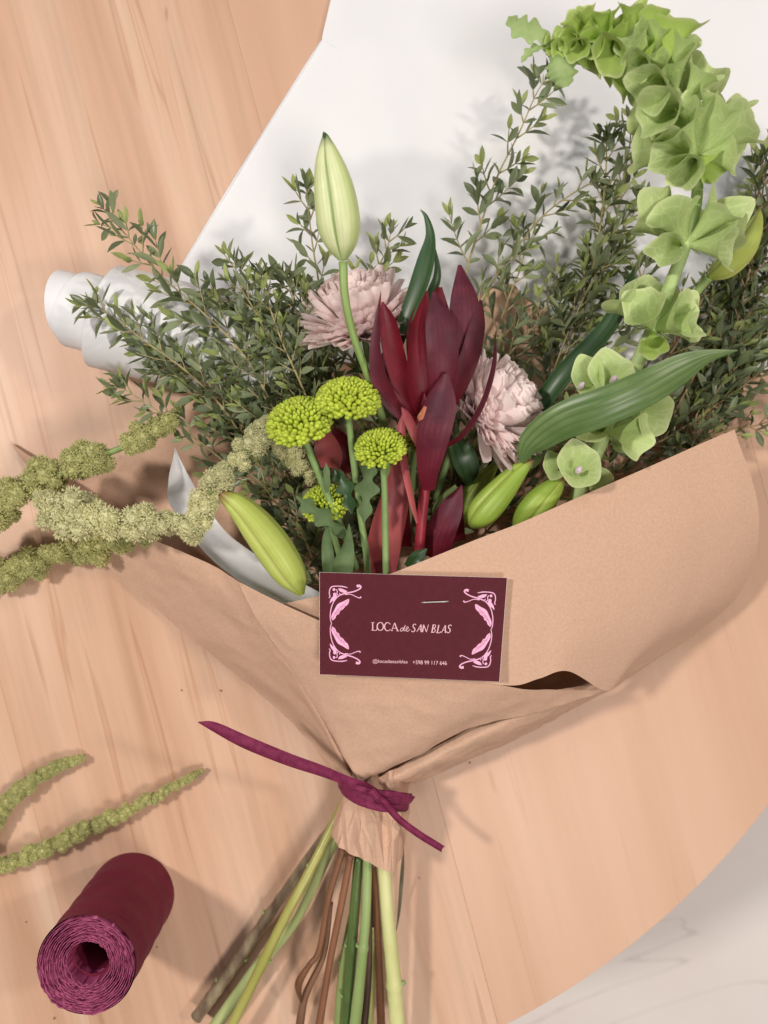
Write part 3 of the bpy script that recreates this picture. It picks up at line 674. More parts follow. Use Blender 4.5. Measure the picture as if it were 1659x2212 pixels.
# ------------------------------------------------------------------ amaranth
def clump_mesh(seed, m, mcore, R_=1.0, nl=9, nf=105, elong=1.0):
    rg = random.Random(seed); mb = MB()
    lobes = []
    for i in range(nl):
        d = Vector((rg.gauss(0, 1), rg.gauss(0, 1), rg.gauss(0, 1))).normalized()
        lobes.append((Vector((d.x, d.y * elong, d.z)) * .66 * R_, rg.uniform(.34, .52) * R_))
    lobes.append((Vector((0, 0, 0)), .62 * R_))
    for c, lr in lobes:
        for i in range(nf):
            y = 1 - 2 * (i + .5) / nf; t = i * 2.39996; h = math.sqrt(1 - y * y)
            d = Vector((h * cos(t), h * sin(t), y)) + Vector((rg.uniform(-.25, .25), rg.uniform(-.25, .25), rg.uniform(-.25, .25))); d.normalize()
            p = c + d * lr
            if any((p - c2).length < r2 * .93 for c2, r2 in lobes if c2 is not c): continue
            s = rg.uniform(.055, .095) * R_; a = d.orthogonal().normalized(); b = d.cross(a)
            ro_ = rg.uniform(0, 6.28); a, b = a * cos(ro_) + b * sin(ro_), b * cos(ro_) - a * sin(ro_)
            tip = p + d * s * rg.uniform(1.1, 2.4) + a * rg.uniform(-.4, .4) * s
            mb.add([p - d * s * .8, p + a * s * .75, p + b * s * .75, p - a * s * .75, p - b * s * .75, tip],
                   [(1, 2, 5), (2, 3, 5), (3, 4, 5), (4, 1, 5), (2, 1, 0), (3, 2, 0), (4, 3, 0), (1, 4, 0)])
        # dark heart of the lobe
        vs = []; r_ = lr * .9
        for i in range(4):
            for k in range(6):
                ph = pi * (i + .5) / 4; t = 2 * pi * k / 6; vs.append(c + Vector((sin(ph) * cos(t), sin(ph) * sin(t), cos(ph))) * r_)
        mb.add(vs, [(i * 6 + k, i * 6 + (k + 1) % 6, (i + 1) * 6 + (k + 1) % 6, (i + 1) * 6 + k) for i in range(3) for k in range(6)] + [tuple(range(6)), tuple(18 + k for k in range(6))])
    return mb.mesh("flower_cluster", m, smooth=False)
CL = [clump_mesh(i, M_amar, M_amarcore) for i in range(5)]
CLG = [clump_mesh(20 + i, M_amarg, M_amarcore) for i in range(4)]
def amaranth(label, pts, clumps, stemw, meshes, seed):
    """clumps: list of (t along the strand 0..1, radius in photo units)"""
    rg = random.Random(seed); n = 80; q = [P(*a) for a in cr(pts, n)]
    t = thing("amaranth_strand", label, "amaranth", q[0], "hanging green amaranth strands")
    mb = MB(); tube(mb, q, [px(stemw, p.z) / 2 for p in q], 8); mb.build("stem", M_stemg, t)
    for tt, r_ in clumps:
        i = min(int(tt * (n - 1)), n - 1); p = q[i]; s = px(r_ * .92, p.z)
        d = (q[min(i + 1, n - 1)] - q[max(i - 1, 0)]).normalized()
        p = p + Vector((rg.uniform(-.25, .25) * s, rg.uniform(-.25, .25) * s, rg.uniform(0, .2) * s))
        ro_ = Matrix.Rotation(rg.uniform(0, 6.28), 4, 'X') @ Matrix.Rotation(rg.uniform(0, 6.28), 4, 'Z')
        child(rg.choice(meshes), "flower_cluster", t, Matrix.Translation(p) @ ro_ @ Matrix.Diagonal((s, s, s, 1)))
amaranth("green amaranth tassel looping from the lily buds over the left rim of the paper",
         [(585, 905, .066), (560, 940, .068), (520, 985, .072), (480, 1020, .074), (455, 1060, .075), (440, 1105, .074), (405, 1135, .072), (340, 1135, .068), (260, 1125, .064), (190, 1125, .060), (130, 1105, .054), (100, 1080, .048)],
         [(.04, 22), (.10, 32), (.15, 36), (.20, 26), (.30, 34), (.34, 38), (.42, 30), (.46, 40), (.50, 30), (.565, 42), (.61, 34), (.66, 48), (.70, 34), (.76, 46), (.81, 40), (.86, 58), (.91, 44), (.955, 46), (1.0, 28)], 13, CL, 1)
amaranth("pale amaranth tassel leaving the left foliage and curling out of the frame",
         [(375, 905, .050), (340, 925, .051), (290, 955, .050), (235, 978, .048), (185, 995, .048), (130, 1025, .046), (70, 1050, .042), (20, 1080, .036), (-20, 1140, .030), (-60, 1190, .02)],
         [(.06, 28), (.11, 32), (.20, 34), (.245, 30), (.40, 38), (.45, 46), (.50, 36), (.61, 46), (.65, 34), (.73, 46), (.78, 38), (.86, 46), (.92, 38)], 14, CLG, 2)
amaranth("dull amaranth strand lying on the table below the left rim of the paper",
         [(330, 1150, .03), (270, 1165, .022), (190, 1185, .013), (120, 1205, .009), (60, 1228, .008), (0, 1246, .007), (-60, 1260, .007)],
         [(i / 15, 34 + 5 * sin(i * 2.1)) for i in range(16)], 10, CLG, 3)
amaranth("short amaranth bits behind the mums beside the left green flower", [(600, 955, .052), (640, 990, .050), (675, 1030, .046)], [(.1, 22), (.35, 28), (.65, 26), (.95, 22)], 8, CL, 4)
amaranth("longer slim green amaranth tail pointing at the ribbon tail on the bare table",
         [(438, 1663, .004), (400, 1686, .006), (310, 1734, .007), (200, 1785, .008), (100, 1832, .008), (0, 1868, .009), (-60, 1880, .009)],
         [(i / 44, 4 + 16 * min(1, (i / 24) ** .7)) for i in range(45)], 6, CLG, 5)
amaranth("shorter slim green amaranth tail at the left frame edge on the bare table",
         [(172, 1640, .005), (120, 1658, .006), (60, 1695, .007), (15, 1735, .007), (-20, 1790, .007), (-40, 1830, .007)],
         [(i / 27, 11 + 8 * min(1, i / 10)) for i in range(28)], 6, CLG, 6)

# ------------------------------------------------------------------ foliage sprigs
def leaf_mesh(name, m, wd, curl, fold):
    mb = MB(); n = 6; prof = [.0, .62, .96, 1.0, .66, .0]; vs = []
    for i in range(n):
        t = i / (n - 1); h = curl * t * t
        for x in (-1, 0, 1): vs.append((x * wd * max(prof[i], .03) / 2, t, h + fold * abs(x) * wd * prof[i] / 2))
    mb.add(vs, [(i * 3 + k, i * 3 + k + 1, i * 3 + k + 4, i * 3 + k + 3) for i in range(n - 1) for k in range(2)])
    return mb.mesh(name, m)
LD = [leaf_mesh("leaf", M_leafd, w_, c_, .5) for w_, c_ in ((.37, -.14), (.32, .12), (.40, -.24), (.30, .05))]
LM = [leaf_mesh("leaf", M_leafm, w_, c_, .5) for w_, c_ in ((.30, -.10), (.25, .12), (.34, -.18))]
LY = [leaf_mesh("leaf", M_leafy, w_, c_, .5) for w_, c_ in ((.30, .10), (.34, .18))]
SG = "leafy green sprigs round the bouquet"
def sprig(label, pts, seed, twig=(45, 105), step=34, size=30, mixm=.3, stemw=6, dense=1.0, tipg=True, leafz=.35, bare=0.0, lo=0.1, tm=None):
    rg = random.Random(seed); tm = tm or M_twig
    q = [P(*a) for a in cr(pts, 60)]; Ls = [0]
    for a, b in zip(q, q[1:]): Ls.append(Ls[-1] + (b - a).length)
    tot = Ls[-1]; zc = q[30].z; u1 = px(1, zc)
    t = thing("foliage_sprig", label, "foliage", q[0], SG)
    mb = MB(); tube(mb, q, [px(stemw, p.z) / 2 * (1.1 - .75 * i / 59) for i, p in enumerate(q)], 6); mb.build("stem", tm, t)
    cnt = [0]
    def at(s):
        for i in range(59):
            if Ls[i + 1] >= s: break
        f = (s - Ls[i]) / max(Ls[i + 1] - Ls[i], 1e-9); return q[i].lerp(q[i + 1], f), (q[i + 1] - q[i]).normalized(), i / 59
    def put(p, d, N, ang, L, lst):
        if cnt[0] >= 296: return
        y = d * cos(ang) + N * sin(ang); zh = d * sin(ang) - N * cos(ang) + Vector((0, 0, rg.uniform(.3, 1.9)))
        rl = Matrix.Rotation(rg.uniform(-.9, .9), 3, y); zh = rl @ zh
        if p.z + y.z * L < .0015: y.z = abs(y.z) * .3
        child(rg.choice(lst), "leaf", t, basis(p, y, zh, L)); cnt[0] += 1
    def leaves(pa, L, d0, bend, n, size, tip):
        """leaf pairs along a short twig"""
        p = pa.copy(); d = d0.copy(); ph = rg.uniform(0, 3.1)
        pts_ = [p.copy()]
        stepn = L / n
        for k in range(n):
            d = (d + bend * (1.0 / n)).normalized(); p = p + d * stepn; pts_.append(p.copy())
            fr = (k + 1) / n
            a0 = d.orthogonal().normalized(); b0 = d.cross(a0); ph += 1.5
            for s in (0, pi):
                N = a0 * cos(ph + s) + b0 * sin(ph + s); N.z *= .75; N = (N - d * N.dot(d)).normalized()
                lst = LY if (tip and fr > .8 and rg.random() < .7) else (LM if rg.random() < mixm else LD)
                put(p, d, N, R(rg.uniform(36, 74)) * (1.05 - .5 * fr), u1 * size * 1.95 * rg.uniform(.75, 1.15) * (1.05 - .42 * fr), lst)
        for k in range(3 if tip else 1):
            a0 = d.orthogonal().normalized(); b0 = d.cross(a0); N = a0 * cos(k * 2.1) + b0 * sin(k * 2.1)
            put(p, d, N, R(rg.uniform(8, 26)), u1 * size * rg.uniform(.4, .65), LY if tip else LD)
        return pts_
    s = tot * lo; k = 0
    while s < tot * .97:
        p, d, f = at(s)
        if f >= bare:
            sg = 1 if k % 2 else -1
            side = d.cross(Vector((0, 0, 1))).normalized() * sg
            side = (side + Vector((0, 0, rg.uniform(-.25, .6)))).normalized()
            a = R(rg.uniform(32, 52)); dd = d * cos(a) + side * sin(a)
            L = u1 * rg.uniform(*twig) * (1.1 - .75 * f)
            nl = max(2, int(L / u1 / 18 * dense))
            tp = leaves(p, L, dd.normalized(), d * .5, nl, size, tipg)
            mb = MB(); tube(mb, tp, [u1 * 1.9 * (1 - .6 * j / len(tp)) for j in range(len(tp))], 5); mb.build("twig", tm, t)
            # leaf at the joint
            put(p, d, -side, R(rg.uniform(35, 60)), u1 * size * rg.uniform(.8, 1.15), LD)
        s += u1 * step * rg.uniform(.7, 1.25) * (1.1 - .3 * f); k += 1
    p, d, f = at(tot * .93); leaves(p, tot * .07, d, Vector((0, 0, .1)), 4, size * .75, True)
    return t
sprig("topmost left sprig, its pale tip over the bare wood above the paper roll", [(640, 1000, .045), (560, 820, .058), (500, 735, .063), (430, 668, .067), (345, 592, .070), (285, 522, .068), (218, 445, .064)], 11, (55, 130), 32, 34)
sprig("left sprig crossing the white paper roll, tip left of the roll's lower edge", [(560, 1000, .040), (480, 880, .052), (400, 800, .060), (310, 735, .064), (250, 690, .064), (196, 655, .062)], 12, (45, 110), 30, 32)
sprig("lowest left sprig beside the pale amaranth, over the wood", [(560, 1060, .036), (470, 985, .044), (400, 930, .050), (330, 880, .052), (255, 832, .052)], 13, (40, 95), 30, 30, .45)
sprig("short sprig standing up in front of the roll's middle", [(640, 900, .050), (600, 780, .060), (555, 680, .066), (520, 620, .068), (505, 560, .068)], 14, (40, 95), 28, 30)
sprig("bushy sprig left of the back pink chrysanthemum", [(690, 930, .050), (650, 830, .060), (610, 740, .066), (585, 670, .068), (560, 580, .066)], 15, (40, 90), 26, 28, .6)
sprig("filler sprig under the left sprigs above the amaranth tuft", [(600, 1020, .038), (540, 920, .046), (470, 850, .052), (420, 800, .054), (330, 790, .056)], 16, (50, 100), 28, 30, .5)
sprig("sprig behind the left green mum with a dry olive tint", [(720, 960, .044), (670, 880, .050), (620, 810, .056), (560, 770, .060), (500, 790, .060)], 17, (45, 95), 26, 28, .8)
sprig("sprig standing behind the tall white green lily bud", [(730, 760, .040), (700, 660, .044), (680, 560, .048), (668, 470, .050), (660, 392, .050)], 18, (45, 95), 34, 32)
sprig("dense sprig right of the tall lily bud base, above the back pink flower", [(760, 720, .040), (785, 650, .044), (810, 590, .046), (835, 540, .046), (846, 494, .046)], 19, (45, 90), 22, 28, .4)
sprig("low sprig left of the tall lily stem and over the pink petals", [(780, 800, .046), (735, 745, .052), (690, 700, .052), (640, 640, .052), (610, 590, .050)], 20, (40, 80), 26, 28, .5)
sprig("tallest right sprig on the white sheet, tip under the bell leaves", [(985, 790, .030), (1000, 620, .030), (1040, 480, .032), (1075, 380, .034), (1120, 290, .036), (1160, 200, .036), (1192, 155, .036)], 21, (55, 135), 38, 31, .35, bare=.2)
sprig("sprig fanning right from the tallest one with a forked twig", [(1010, 700, .026), (1070, 600, .028), (1120, 530, .032), (1180, 460, .034), (1250, 410, .034), (1300, 385, .034)], 22, (50, 105), 34, 28, .5)
sprig("upright sprig under the bend of the bell stem", [(1210, 800, .024), (1260, 660, .026), (1290, 530, .030), (1305, 420, .034), (1310, 340, .034), (1308, 285, .034)], 23, (45, 100), 32, 32, .35)
sprig("grey green sprig left of the middle bells", [(1180, 820, .022), (1230, 680, .024), (1290, 580, .028), (1350, 490, .030), (1395, 420, .030)], 24, (50, 100), 28, 28, .85)
sprig("sprig tip peeping between bell calyxes inside the bend", [(1290, 640, .022), (1330, 480, .026), (1350, 370, .030), (1362, 300, .030), (1358, 255, .030)], 25, (40, 80), 32, 28, .4)
sprig("sprig in front of the kraft back corner with round dark leaves", [(1040, 900, .020), (1060, 760, .022), (1100, 640, .026), (1130, 560, .030), (1130, 480, .030)], 26, (50, 95), 36, 26, .6)
sprig("sprig running up behind the dark lily leaf", [(1160, 950, .024), (1190, 820, .026), (1240, 690, .028), (1290, 590, .030), (1340, 540, .030)], 27, (50, 100), 28, 28, .7)
sprig("dull sprig at the right frame edge beside the bud", [(1520, 960, .020), (1570, 780, .022), (1610, 620, .026), (1640, 480, .026), (1656, 320, .026)], 28, (55, 115), 30, 32, .25, tm=M_twigbrown)
sprig("brown stemmed sprig forking toward the right frame edge", [(1430, 940, .018), (1500, 810, .020), (1545, 710, .022), (1600, 650, .022), (1670, 600, .022)], 29, (60, 120), 32, 28, .4, tm=M_twigbrown)
sprig("low dark sprig over the peach kraft at far right", [(1400, 1010, .018), (1480, 930, .020), (1540, 880, .022), (1610, 830, .022), (1680, 770, .022)], 30, (60, 120), 30, 29, .2, tm=M_twigbrown)
sprig("dark sprig above the wide flap's corner", [(1430, 1040, .030), (1510, 960, .028), (1570, 930, .026), (1630, 920, .022), (1690, 900, .020)], 31, (45, 80), 30, 28, .1, tm=M_twigbrown)
sprig("shaded sprig behind the big glossy lily leaf", [(1300, 960, .018), (1380, 860, .020), (1450, 760, .022), (1500, 680, .022), (1540, 600, .022)], 32, (60, 115), 28, 28, .35, tm=M_twigbrown)
sprig("olive sprig behind the right bud and bells", [(1440, 760, .016), (1500, 680, .018), (1560, 600, .020), (1620, 520, .020), (1680, 450, .020)], 33, (60, 110), 28, 28, .45, tm=M_twigbrown)
sprig("dark sprig at the right edge below the brown fork", [(1520, 930, .014), (1570, 860, .016), (1620, 760, .018), (1650, 700, .018), (1690, 640, .018)], 39, (60, 110), 26, 28, .3, tm=M_twigbrown)
sprig("shaded inner sprig behind the large lime lily bud", [(690, 1240, .030), (650, 1150, .036), (600, 1090, .040), (560, 1040, .042), (520, 1010, .042)], 34, (50, 90), 26, 28, .3)
sprig("shaded inner sprig between the green mums", [(740, 1230, .026), (700, 1120, .034), (680, 1020, .040), (660, 940, .044), (640, 860, .048)], 35, (50, 100), 26, 28, .4)
sprig("shaded inner sprig under the conebush", [(860, 1200, .020), (880, 1080, .028), (900, 960, .034), (880, 860, .038), (840, 780, .040)], 36, (60, 110), 28, 28, .2)
sprig("shaded inner sprig between the pink flower and the small buds", [(960, 1180, .020), (1010, 1080, .026), (1060, 990, .028), (1110, 940, .030), (1160, 900, .030)], 37, (60, 110), 28, 28, .2)
sprig("shaded inner sprig deep behind the pair of small buds", [(1020, 1180, .018), (1100, 1100, .020), (1180, 1030, .022), (1260, 970, .024), (1320, 920, .024)], 38, (60, 110), 28, 28, .2)

for k, (lab, pts, mx) in enumerate([
    ("filler sprig behind the roll end under the topmost left sprig", [(700, 900, .048), (650, 800, .054), (590, 720, .056), (520, 660, .056), (450, 640, .056)], .5),
    ("filler sprig along the lower edge of the white roll", [(680, 960, .044), (600, 880, .050), (520, 820, .052), (440, 770, .054), (370, 740, .056)], .4),
    ("filler sprig close under the back pink flower, leaning left", [(760, 860, .046), (700, 800, .050), (650, 760, .052), (600, 720, .054), (570, 700, .054)], .7),
    ("filler sprig in front of the roll with its tip near the pink petals", [(720, 850, .048), (680, 770, .054), (650, 700, .058), (630, 640, .058), (620, 600, .058)], .6),
    ("shaded filler sprig under the amaranth tuft by the big lime bud", [(720, 1130, .028), (640, 1060, .034), (580, 990, .038), (530, 930, .042), (480, 900, .044)], .2),
    ("shaded filler sprig between the lime bud and the lowest green mum", [(740, 1280, .026), (680, 1200, .030), (640, 1130, .034), (610, 1060, .036), (600, 1000, .038)], .2),
    ("shaded filler sprig behind the two long mum stalks", [(810, 1240, .020), (790, 1140, .026), (770, 1040, .032), (750, 960, .036), (730, 900, .040)], .2),
    ("shaded filler sprig behind the front green mum", [(850, 1100, .028), (850, 1020, .034), (840, 940, .038), (820, 860, .042), (790, 800, .044)], .25),
    ("shaded filler sprig right of the red conebush stem", [(920, 1200, .018), (960, 1120, .022), (990, 1040, .026), (1000, 970, .028), (1010, 900, .030)], .15),
    ("shaded filler sprig under the right pink flower", [(1040, 1060, .022), (1080, 1000, .026), (1120, 960, .028), (1170, 940, .030), (1230, 900, .030)], .2),
    ("filler sprig over the kraft back corner behind the conebush", [(1060, 860, .022), (1090, 780, .024), (1140, 720, .026), (1180, 660, .028), (1210, 600, .028)], .6),
    ("filler sprig right of the dark lily leaf", [(1230, 900, .018), (1270, 800, .022), (1320, 720, .024), (1370, 640, .026), (1400, 560, .028)], .6),
    ("filler sprig in the dark mass at the right edge", [(1450, 900, .014), (1520, 830, .018), (1590, 770, .020), (1640, 720, .020), (1700, 690, .020)], .2),
    ("filler sprig in the dark mass above the glossy leaf's tip", [(1480, 820, .014), (1540, 740, .018), (1590, 660, .020), (1630, 590, .022), (1670, 520, .022)], .25),
    ("filler sprig at the far right edge above the pale bud", [(1560, 640, .016), (1600, 540, .018), (1630, 450, .020), (1650, 380, .022), (1680, 330, .022)], .3),
    ("shaded filler sprig below the glossy leaf", [(1300, 1040, .022), (1380, 980, .022), (1450, 940, .022), (1510, 900, .020), (1560, 850, .020)], .15)]):
    sprig(lab, pts, 60 + k, (55, 110), 25, 29, mx, lo=.0)

# ------------------------------------------------------------------ lily buds
def bud(label, axis, wd, m, stalk=None, prof=None, seed=0, ridge=.15, rot=0.0, stalkw=20, pist=None):
    """axis: (u, v, z) from stalk end to tip"""
    q = [P(*a) for a in cr(axis, 34)]; t = thing("lily_bud", label, "flower bud", q[0], "closed lily buds")
    prof = prof or [(.16,), (.52,), (.80,), (.96,), (1.0,), (.95,), (.82,), (.62,), (.40,), (.20,), (.05,)]
    pr_ = cr(prof, 34); seg = 48; vs = []; uv = []; prev = None; mb = MB()
    for i, p in enumerate(q):
        d = (q[min(i + 1, 33)] - q[max(i - 1, 0)]).normalized()
        a = prev or Vector((0, 0, 1)); a = (a - d * a.dot(d)).normalized(); prev = a; b = d.cross(a)
        r_ = px(wd, p.z) / 2 * max(pr_[i][0], .03)
        for k in range(seg + 1):
            th = 2 * pi * k / seg
            g = abs(cos(1.5 * th)) ** .5                       # three tepals meeting in grooves
            rr_ = r_ * (1 - ridge * 1.6 + ridge * 1.6 * g + .018 * cos(3 * th) + .008 * sin(18 * th))
            vs.append(p + (a * cos(th + rot) + b * sin(th + rot)) * rr_); uv.append((k / seg, i / 33))
    mb.add(vs, [(i * (seg + 1) + k, i * (seg + 1) + k + 1, (i + 1) * (seg + 1) + k + 1, (i + 1) * (seg + 1) + k) for i in range(33) for k in range(seg)], uv)
    mb.build("tepals", m, t)
    if stalk:
        sq = [P(*a) for a in cr(stalk, 30)]; mb = MB(); tube(mb, sq, [px(stalkw, p.z) / 2 * (.85 + .15 * abs(2 * i / 29 - 1)) for i, p in enumerate(sq)], 12); mb.build("stalk", M_budstalk, t)
    if pist:
        mb = MB(); e = q[-1]; d = (q[-1] - q[-4]).normalized()
        for k in range(3):
            o_ = Vector((cos(k * 2.1), sin(k * 2.1), .3)) * px(pist * .4)
            tube(mb, [e - d * px(pist) * .6, e + d * px(pist) * .2 + o_], [px(pist) * .42, px(pist) * .28], 7)
        mb.build("tip_hook", M_budtip, t)
    return t
M_budstalk = mat("lily_stalk", (128, 154, 84), (150, 174, 106), scale=50, rough=.45)
M_budtip = mat("bud_tip", (104, 52, 56), (140, 84, 84), rough=.6)
M_budtipg = mat("green_bud_tip", (56, 86, 40), rough=.5)
tb = bud("tall upright white green lily bud above the back pink flower", [(741, 562, .098), (736, 500, .101), (726, 425, .105), (712, 350, .108), (703, 292, .110)], 98, M_budtall,
    [(741, 566, .098), (745, 640, .096), (762, 720, .092), (790, 800, .084), (822, 890, .072), (840, 980, .060), (850, 1120, .046)],
    [(.20,), (.62,), (.87,), (.99,), (1.0,), (.96,), (.87,), (.73,), (.55,), (.35,), (.13,)], rot=.75, stalkw=19)
mb = MB(); tube(mb, [P(*a) for a in ((707, 312, .1098), (704, 300, .1102), (701, 290, .1104), (699, 285, .1102))], [px(9, .11), px(7.5, .11), px(5, .11), px(1, .11)], 10); mb.build("tip_hook", M_budtipg, tb)
bud("large lime lily bud leaning left inside the paper's left rim", [(652, 1284, .064), (630, 1240, .066), (580, 1165, .070), (525, 1100, .073), (478, 1066, .075)], 84, M_budlime, None,
    [(.18,), (.50,), (.76,), (.93,), (1.0,), (.99,), (.92,), (.80,), (.65,), (.48,), (.26,)], rot=.5, pist=9)
bud("green lily bud with dark tip left of the bell calyx, above the wide flap", [(1018, 1136, .066), (1040, 1112, .069), (1080, 1066, .072), (1120, 1020, .074), (1148, 996, .075)], 70, M_budgreen, None,
    [(.28,), (.62,), (.87,), (1.0,), (.99,), (.92,), (.81,), (.67,), (.52,), (.37,), (.22,)], rot=.3, pist=9)
bud("smaller green lily bud half hidden by the wide flap's edge", [(1115, 1150, .060), (1140, 1118, .064), (1170, 1080, .068), (1198, 1050, .070), (1214, 1034, .071)], 72, M_budgreen, None,
    [(.28,), (.62,), (.87,), (1.0,), (.99,), (.92,), (.81,), (.67,), (.52,), (.38,), (.24,)], rot=1.2, pist=11)
bud("shaded olive lily bud behind the pair of green buds", [(1000, 1130, .040), (1015, 1085, .042), (1050, 1030, .044), (1085, 990, .045)], 56, M_budgreen, rot=.6)
bud("pale lily bud at the right frame edge behind the bells", [(1530, 600, .046), (1570, 575, .048), (1610, 530, .050), (1634, 480, .051), (1642, 446, .051)], 62, M_budlime, [(1530, 600, .046), (1500, 640, .040), (1470, 700, .03)], rot=.2, pist=5)
bud("pale lily bud hidden behind the left green mum", [(720, 900, .044), (700, 868, .046), (676, 848, .048), (655, 842, .048)], 48, M_budlime)

# ------------------------------------------------------------------ lily and mum leaves
def leafthing(name, label, cat, mid, wd, mt, group=None, **k):
    mb = MB(); blade(mb, mid, wd, **k); o = mb.build(name, mt, loc=P(*mid[0])); return tag(o, label, cat, group)
LL = "lily leaves in the bouquet"
leafthing("lily_leaf", "big glossy lily leaf with parallel veins reaching right across the bells", "leaf", [(1126, 1000, .078), (1150, 958, .086), (1215, 912, .096), (1310, 878, .104), (1400, 838, .107), (1475, 797, .105), (1530, 770, .102), (1594, 757, .099)], [10, 62, 82, 86, 82, 66, 30, 2], M_lilyleaf, LL, n=44, m=23, cup=-.09, rib=.012, roll=(-.15, -.3))
leafthing("lily_leaf", "long dark lily leaf rising between the pink flower and the bells", "leaf", [(1150, 905, .052), (1185, 855, .058), (1229, 800, .062), (1309, 715, .064), (1350, 640, .062), (1372, 575, .056)], [30, 44, 46, 42, 30, 2], M_darkleaf, LL, n=36, m=11, cup=.18, roll=.5)
leafthing("lily_leaf", "upright dark lily leaf between the back pink flower and the conebush", "leaf", [(862, 745, .078), (878, 690, .082), (905, 620, .084), (922, 560, .084), (930, 510, .083), (921, 470, .082), (908, 452, .081)], [22, 34, 44, 40, 22, 10, 1], M_darkleaf, LL, n=36, m=11, cup=.12, roll=.4)
leafthing("lily_leaf", "narrow lily leaf behind the upright dark one", "leaf", [(905, 720, .07), (928, 640, .075), (944, 590, .076), (936, 520, .074)], [20, 24, 18, 2], M_darkleaf, LL, n=20, m=7, roll=-.5)
leafthing("lily_leaf", "short shaded lily leaf right of the conebush stem", "leaf", [(985, 950, .056), (1000, 985, .058), (1012, 1020, .054), (1006, 1050, .048)], [30, 54, 44, 2], M_darkleaf, LL, n=20, m=9, cup=.1)
leafthing("lily_leaf", "pale curled leaf right of the conebush stem", "leaf", [(985, 1050, .056), (960, 1072, .060), (943, 1100, .060), (938, 1124, .056)], [8, 14, 18, 4], M_stemg, LL, n=20, m=7, cup=.4)
leafthing("lily_leaf", "slim dark leaf above the card's left part", "leaf", [(712, 1250, .074), (710, 1205, .076), (707, 1165, .074), (709, 1128, .070)], [24, 28, 20, 2], M_mumleaf, LL, n=20, m=7, cup=.2, roll=.2)
leafthing("lily_leaf", "spoon shaped green leaf above the card beside the slim dark one", "leaf", [(736, 1255, .076), (742, 1215, .079), (752, 1180, .078), (754, 1132, .072)], [40, 44, 24, 2], M_mumleaf, LL, n=20, m=9, cup=.2, roll=-.15)
leafthing("lily_leaf", "small shaded leaf over the wide flap's edge by the conebush stem", "leaf", [(880, 1225, .074), (900, 1205, .076), (922, 1185, .074)], [18, 30, 3], M_darkleaf, LL, n=14, m=7)
leafthing("lily_leaf", "narrow leaf and stalk edge right of the green bud", "leaf", [(1120, 1010, .060), (1150, 1000, .056), (1170, 960, .05), (1150, 915, .045)], [14, 22, 22, 4], M_lilyleaf, LL, n=20, m=7)

# ------------------------------------------------------------------ green chrysanthemums
def club_mesh():
    mb = MB(); prof = [(0, .09), (.40, .13), (.72, .175), (.90, .14), (1.0, .035)]; vs = []
    for y, r_ in prof:
        for k in range(6):
            t = 2 * pi * k / 6; vs.append((r_ * cos(t), y, r_ * sin(t) * .75 + .10 * y * y))
    mb.add(vs, [(i * 6 + k, (i + 1) * 6 + k, (i + 1) * 6 + (k + 1) % 6, i * 6 + (k + 1) % 6) for i in range(4) for k in range(6)] + [tuple(24 + k for k in range(6))[::-1]])
    return mb.mesh("petal", M_lime)
def spoon_mesh(w_, curl, cup):
    mb = MB(); prof = [.40, .60, .84, 1.0, 1.0, .86, .42]; n = len(prof); vs = []
    for i in range(n):
        t = i / (n - 1)
        for k in range(5):
            x = -1 + k / 2; vs.append((x * w_ * prof[i] / 2, t - .05 * abs(x) * (i == n - 1), curl * t * t + cup * x * x * w_ * prof[i] / 2))
    mb.add(vs, [(i * 5 + k, i * 5 + k + 1, (i + 1) * 5 + k + 1, (i + 1) * 5 + k) for i in range(n - 1) for k in range(4)])
    return mb.mesh("petal", M_pink)
CLUB = club_mesh(); SPO = [spoon_mesh(.30, .12, .55), spoon_mesh(.27, .18, .7), spoon_mesh(.33, .07, .5)]
SPI = [spoon_mesh(.40, .32, .7), spoon_mesh(.44, .40, .75)]
def mum(label, base, axis, rad, n, stalk, seed, squash=.78, group="lime green button chrysanthemums"):
    rg = random.Random(seed); b = P(*base); ax_ = Vector(axis).normalized(); r_ = px(rad, base[2])
    e1 = ax_.orthogonal().normalized(); e2 = ax_.cross(e1)
    t = thing("green_chrysanthemum", label, "flower", P(*stalk[-1]), group)
    sq = [P(*a) for a in cr(stalk, 24)]; mb = MB(); tube(mb, sq, [px(15, p.z) / 2 * (1.25 if i < 2 else 1) for i, p in enumerate(sq)], 10); mb.build("stalk", M_mumstalk, t)
    # green cup
    mb = MB(); tube(mb, [b - ax_ * r_ * .05, b + ax_ * r_ * .05, b + ax_ * r_ * .30, b + ax_ * r_ * .5], [r_ * .10, r_ * .34, r_ * .62, r_ * .3], 16); mb.build("receptacle", M_mumstalk, t)
    c = b + ax_ * r_ * .12
    for i in range(n):
        f = (i + .5) / n; th = math.acos(1 - f * 1.12) ; ph = i * 2.39996 + rg.uniform(-.12, .12); th += rg.uniform(-.05, .05)
        d = ax_ * cos(th) * squash + (e1 * cos(ph) + e2 * sin(ph)) * sin(th)
        dl = d.length; d.normalize()
        L = r_ * (.50 + (.12 if th > 1.15 else 0)) * rg.uniform(.86, 1.12)
        p = c + d * (r_ * dl - L)
        dd = (d + ax_ * .22 * sin(th)).normalized()
        s = L; child(CLUB, "petal", t, basis(p, dd, ax_ - dd * .2, s, s * (.62 + .22 * min(th, 1.2))))
    return t
M_mumstalk = mat("mum_stalk", (122, 150, 90), (140, 166, 106), scale=80, rough=.5)
mum("leftmost lime green chrysanthemum head beside the amaranth", (652, 930, .082), (-.12, .62, .62), 76, 285, [(652, 934, .080), (668, 975, .078), (695, 1040, .074), (725, 1110, .068), (750, 1170, .062), (770, 1230, .060)], 1)
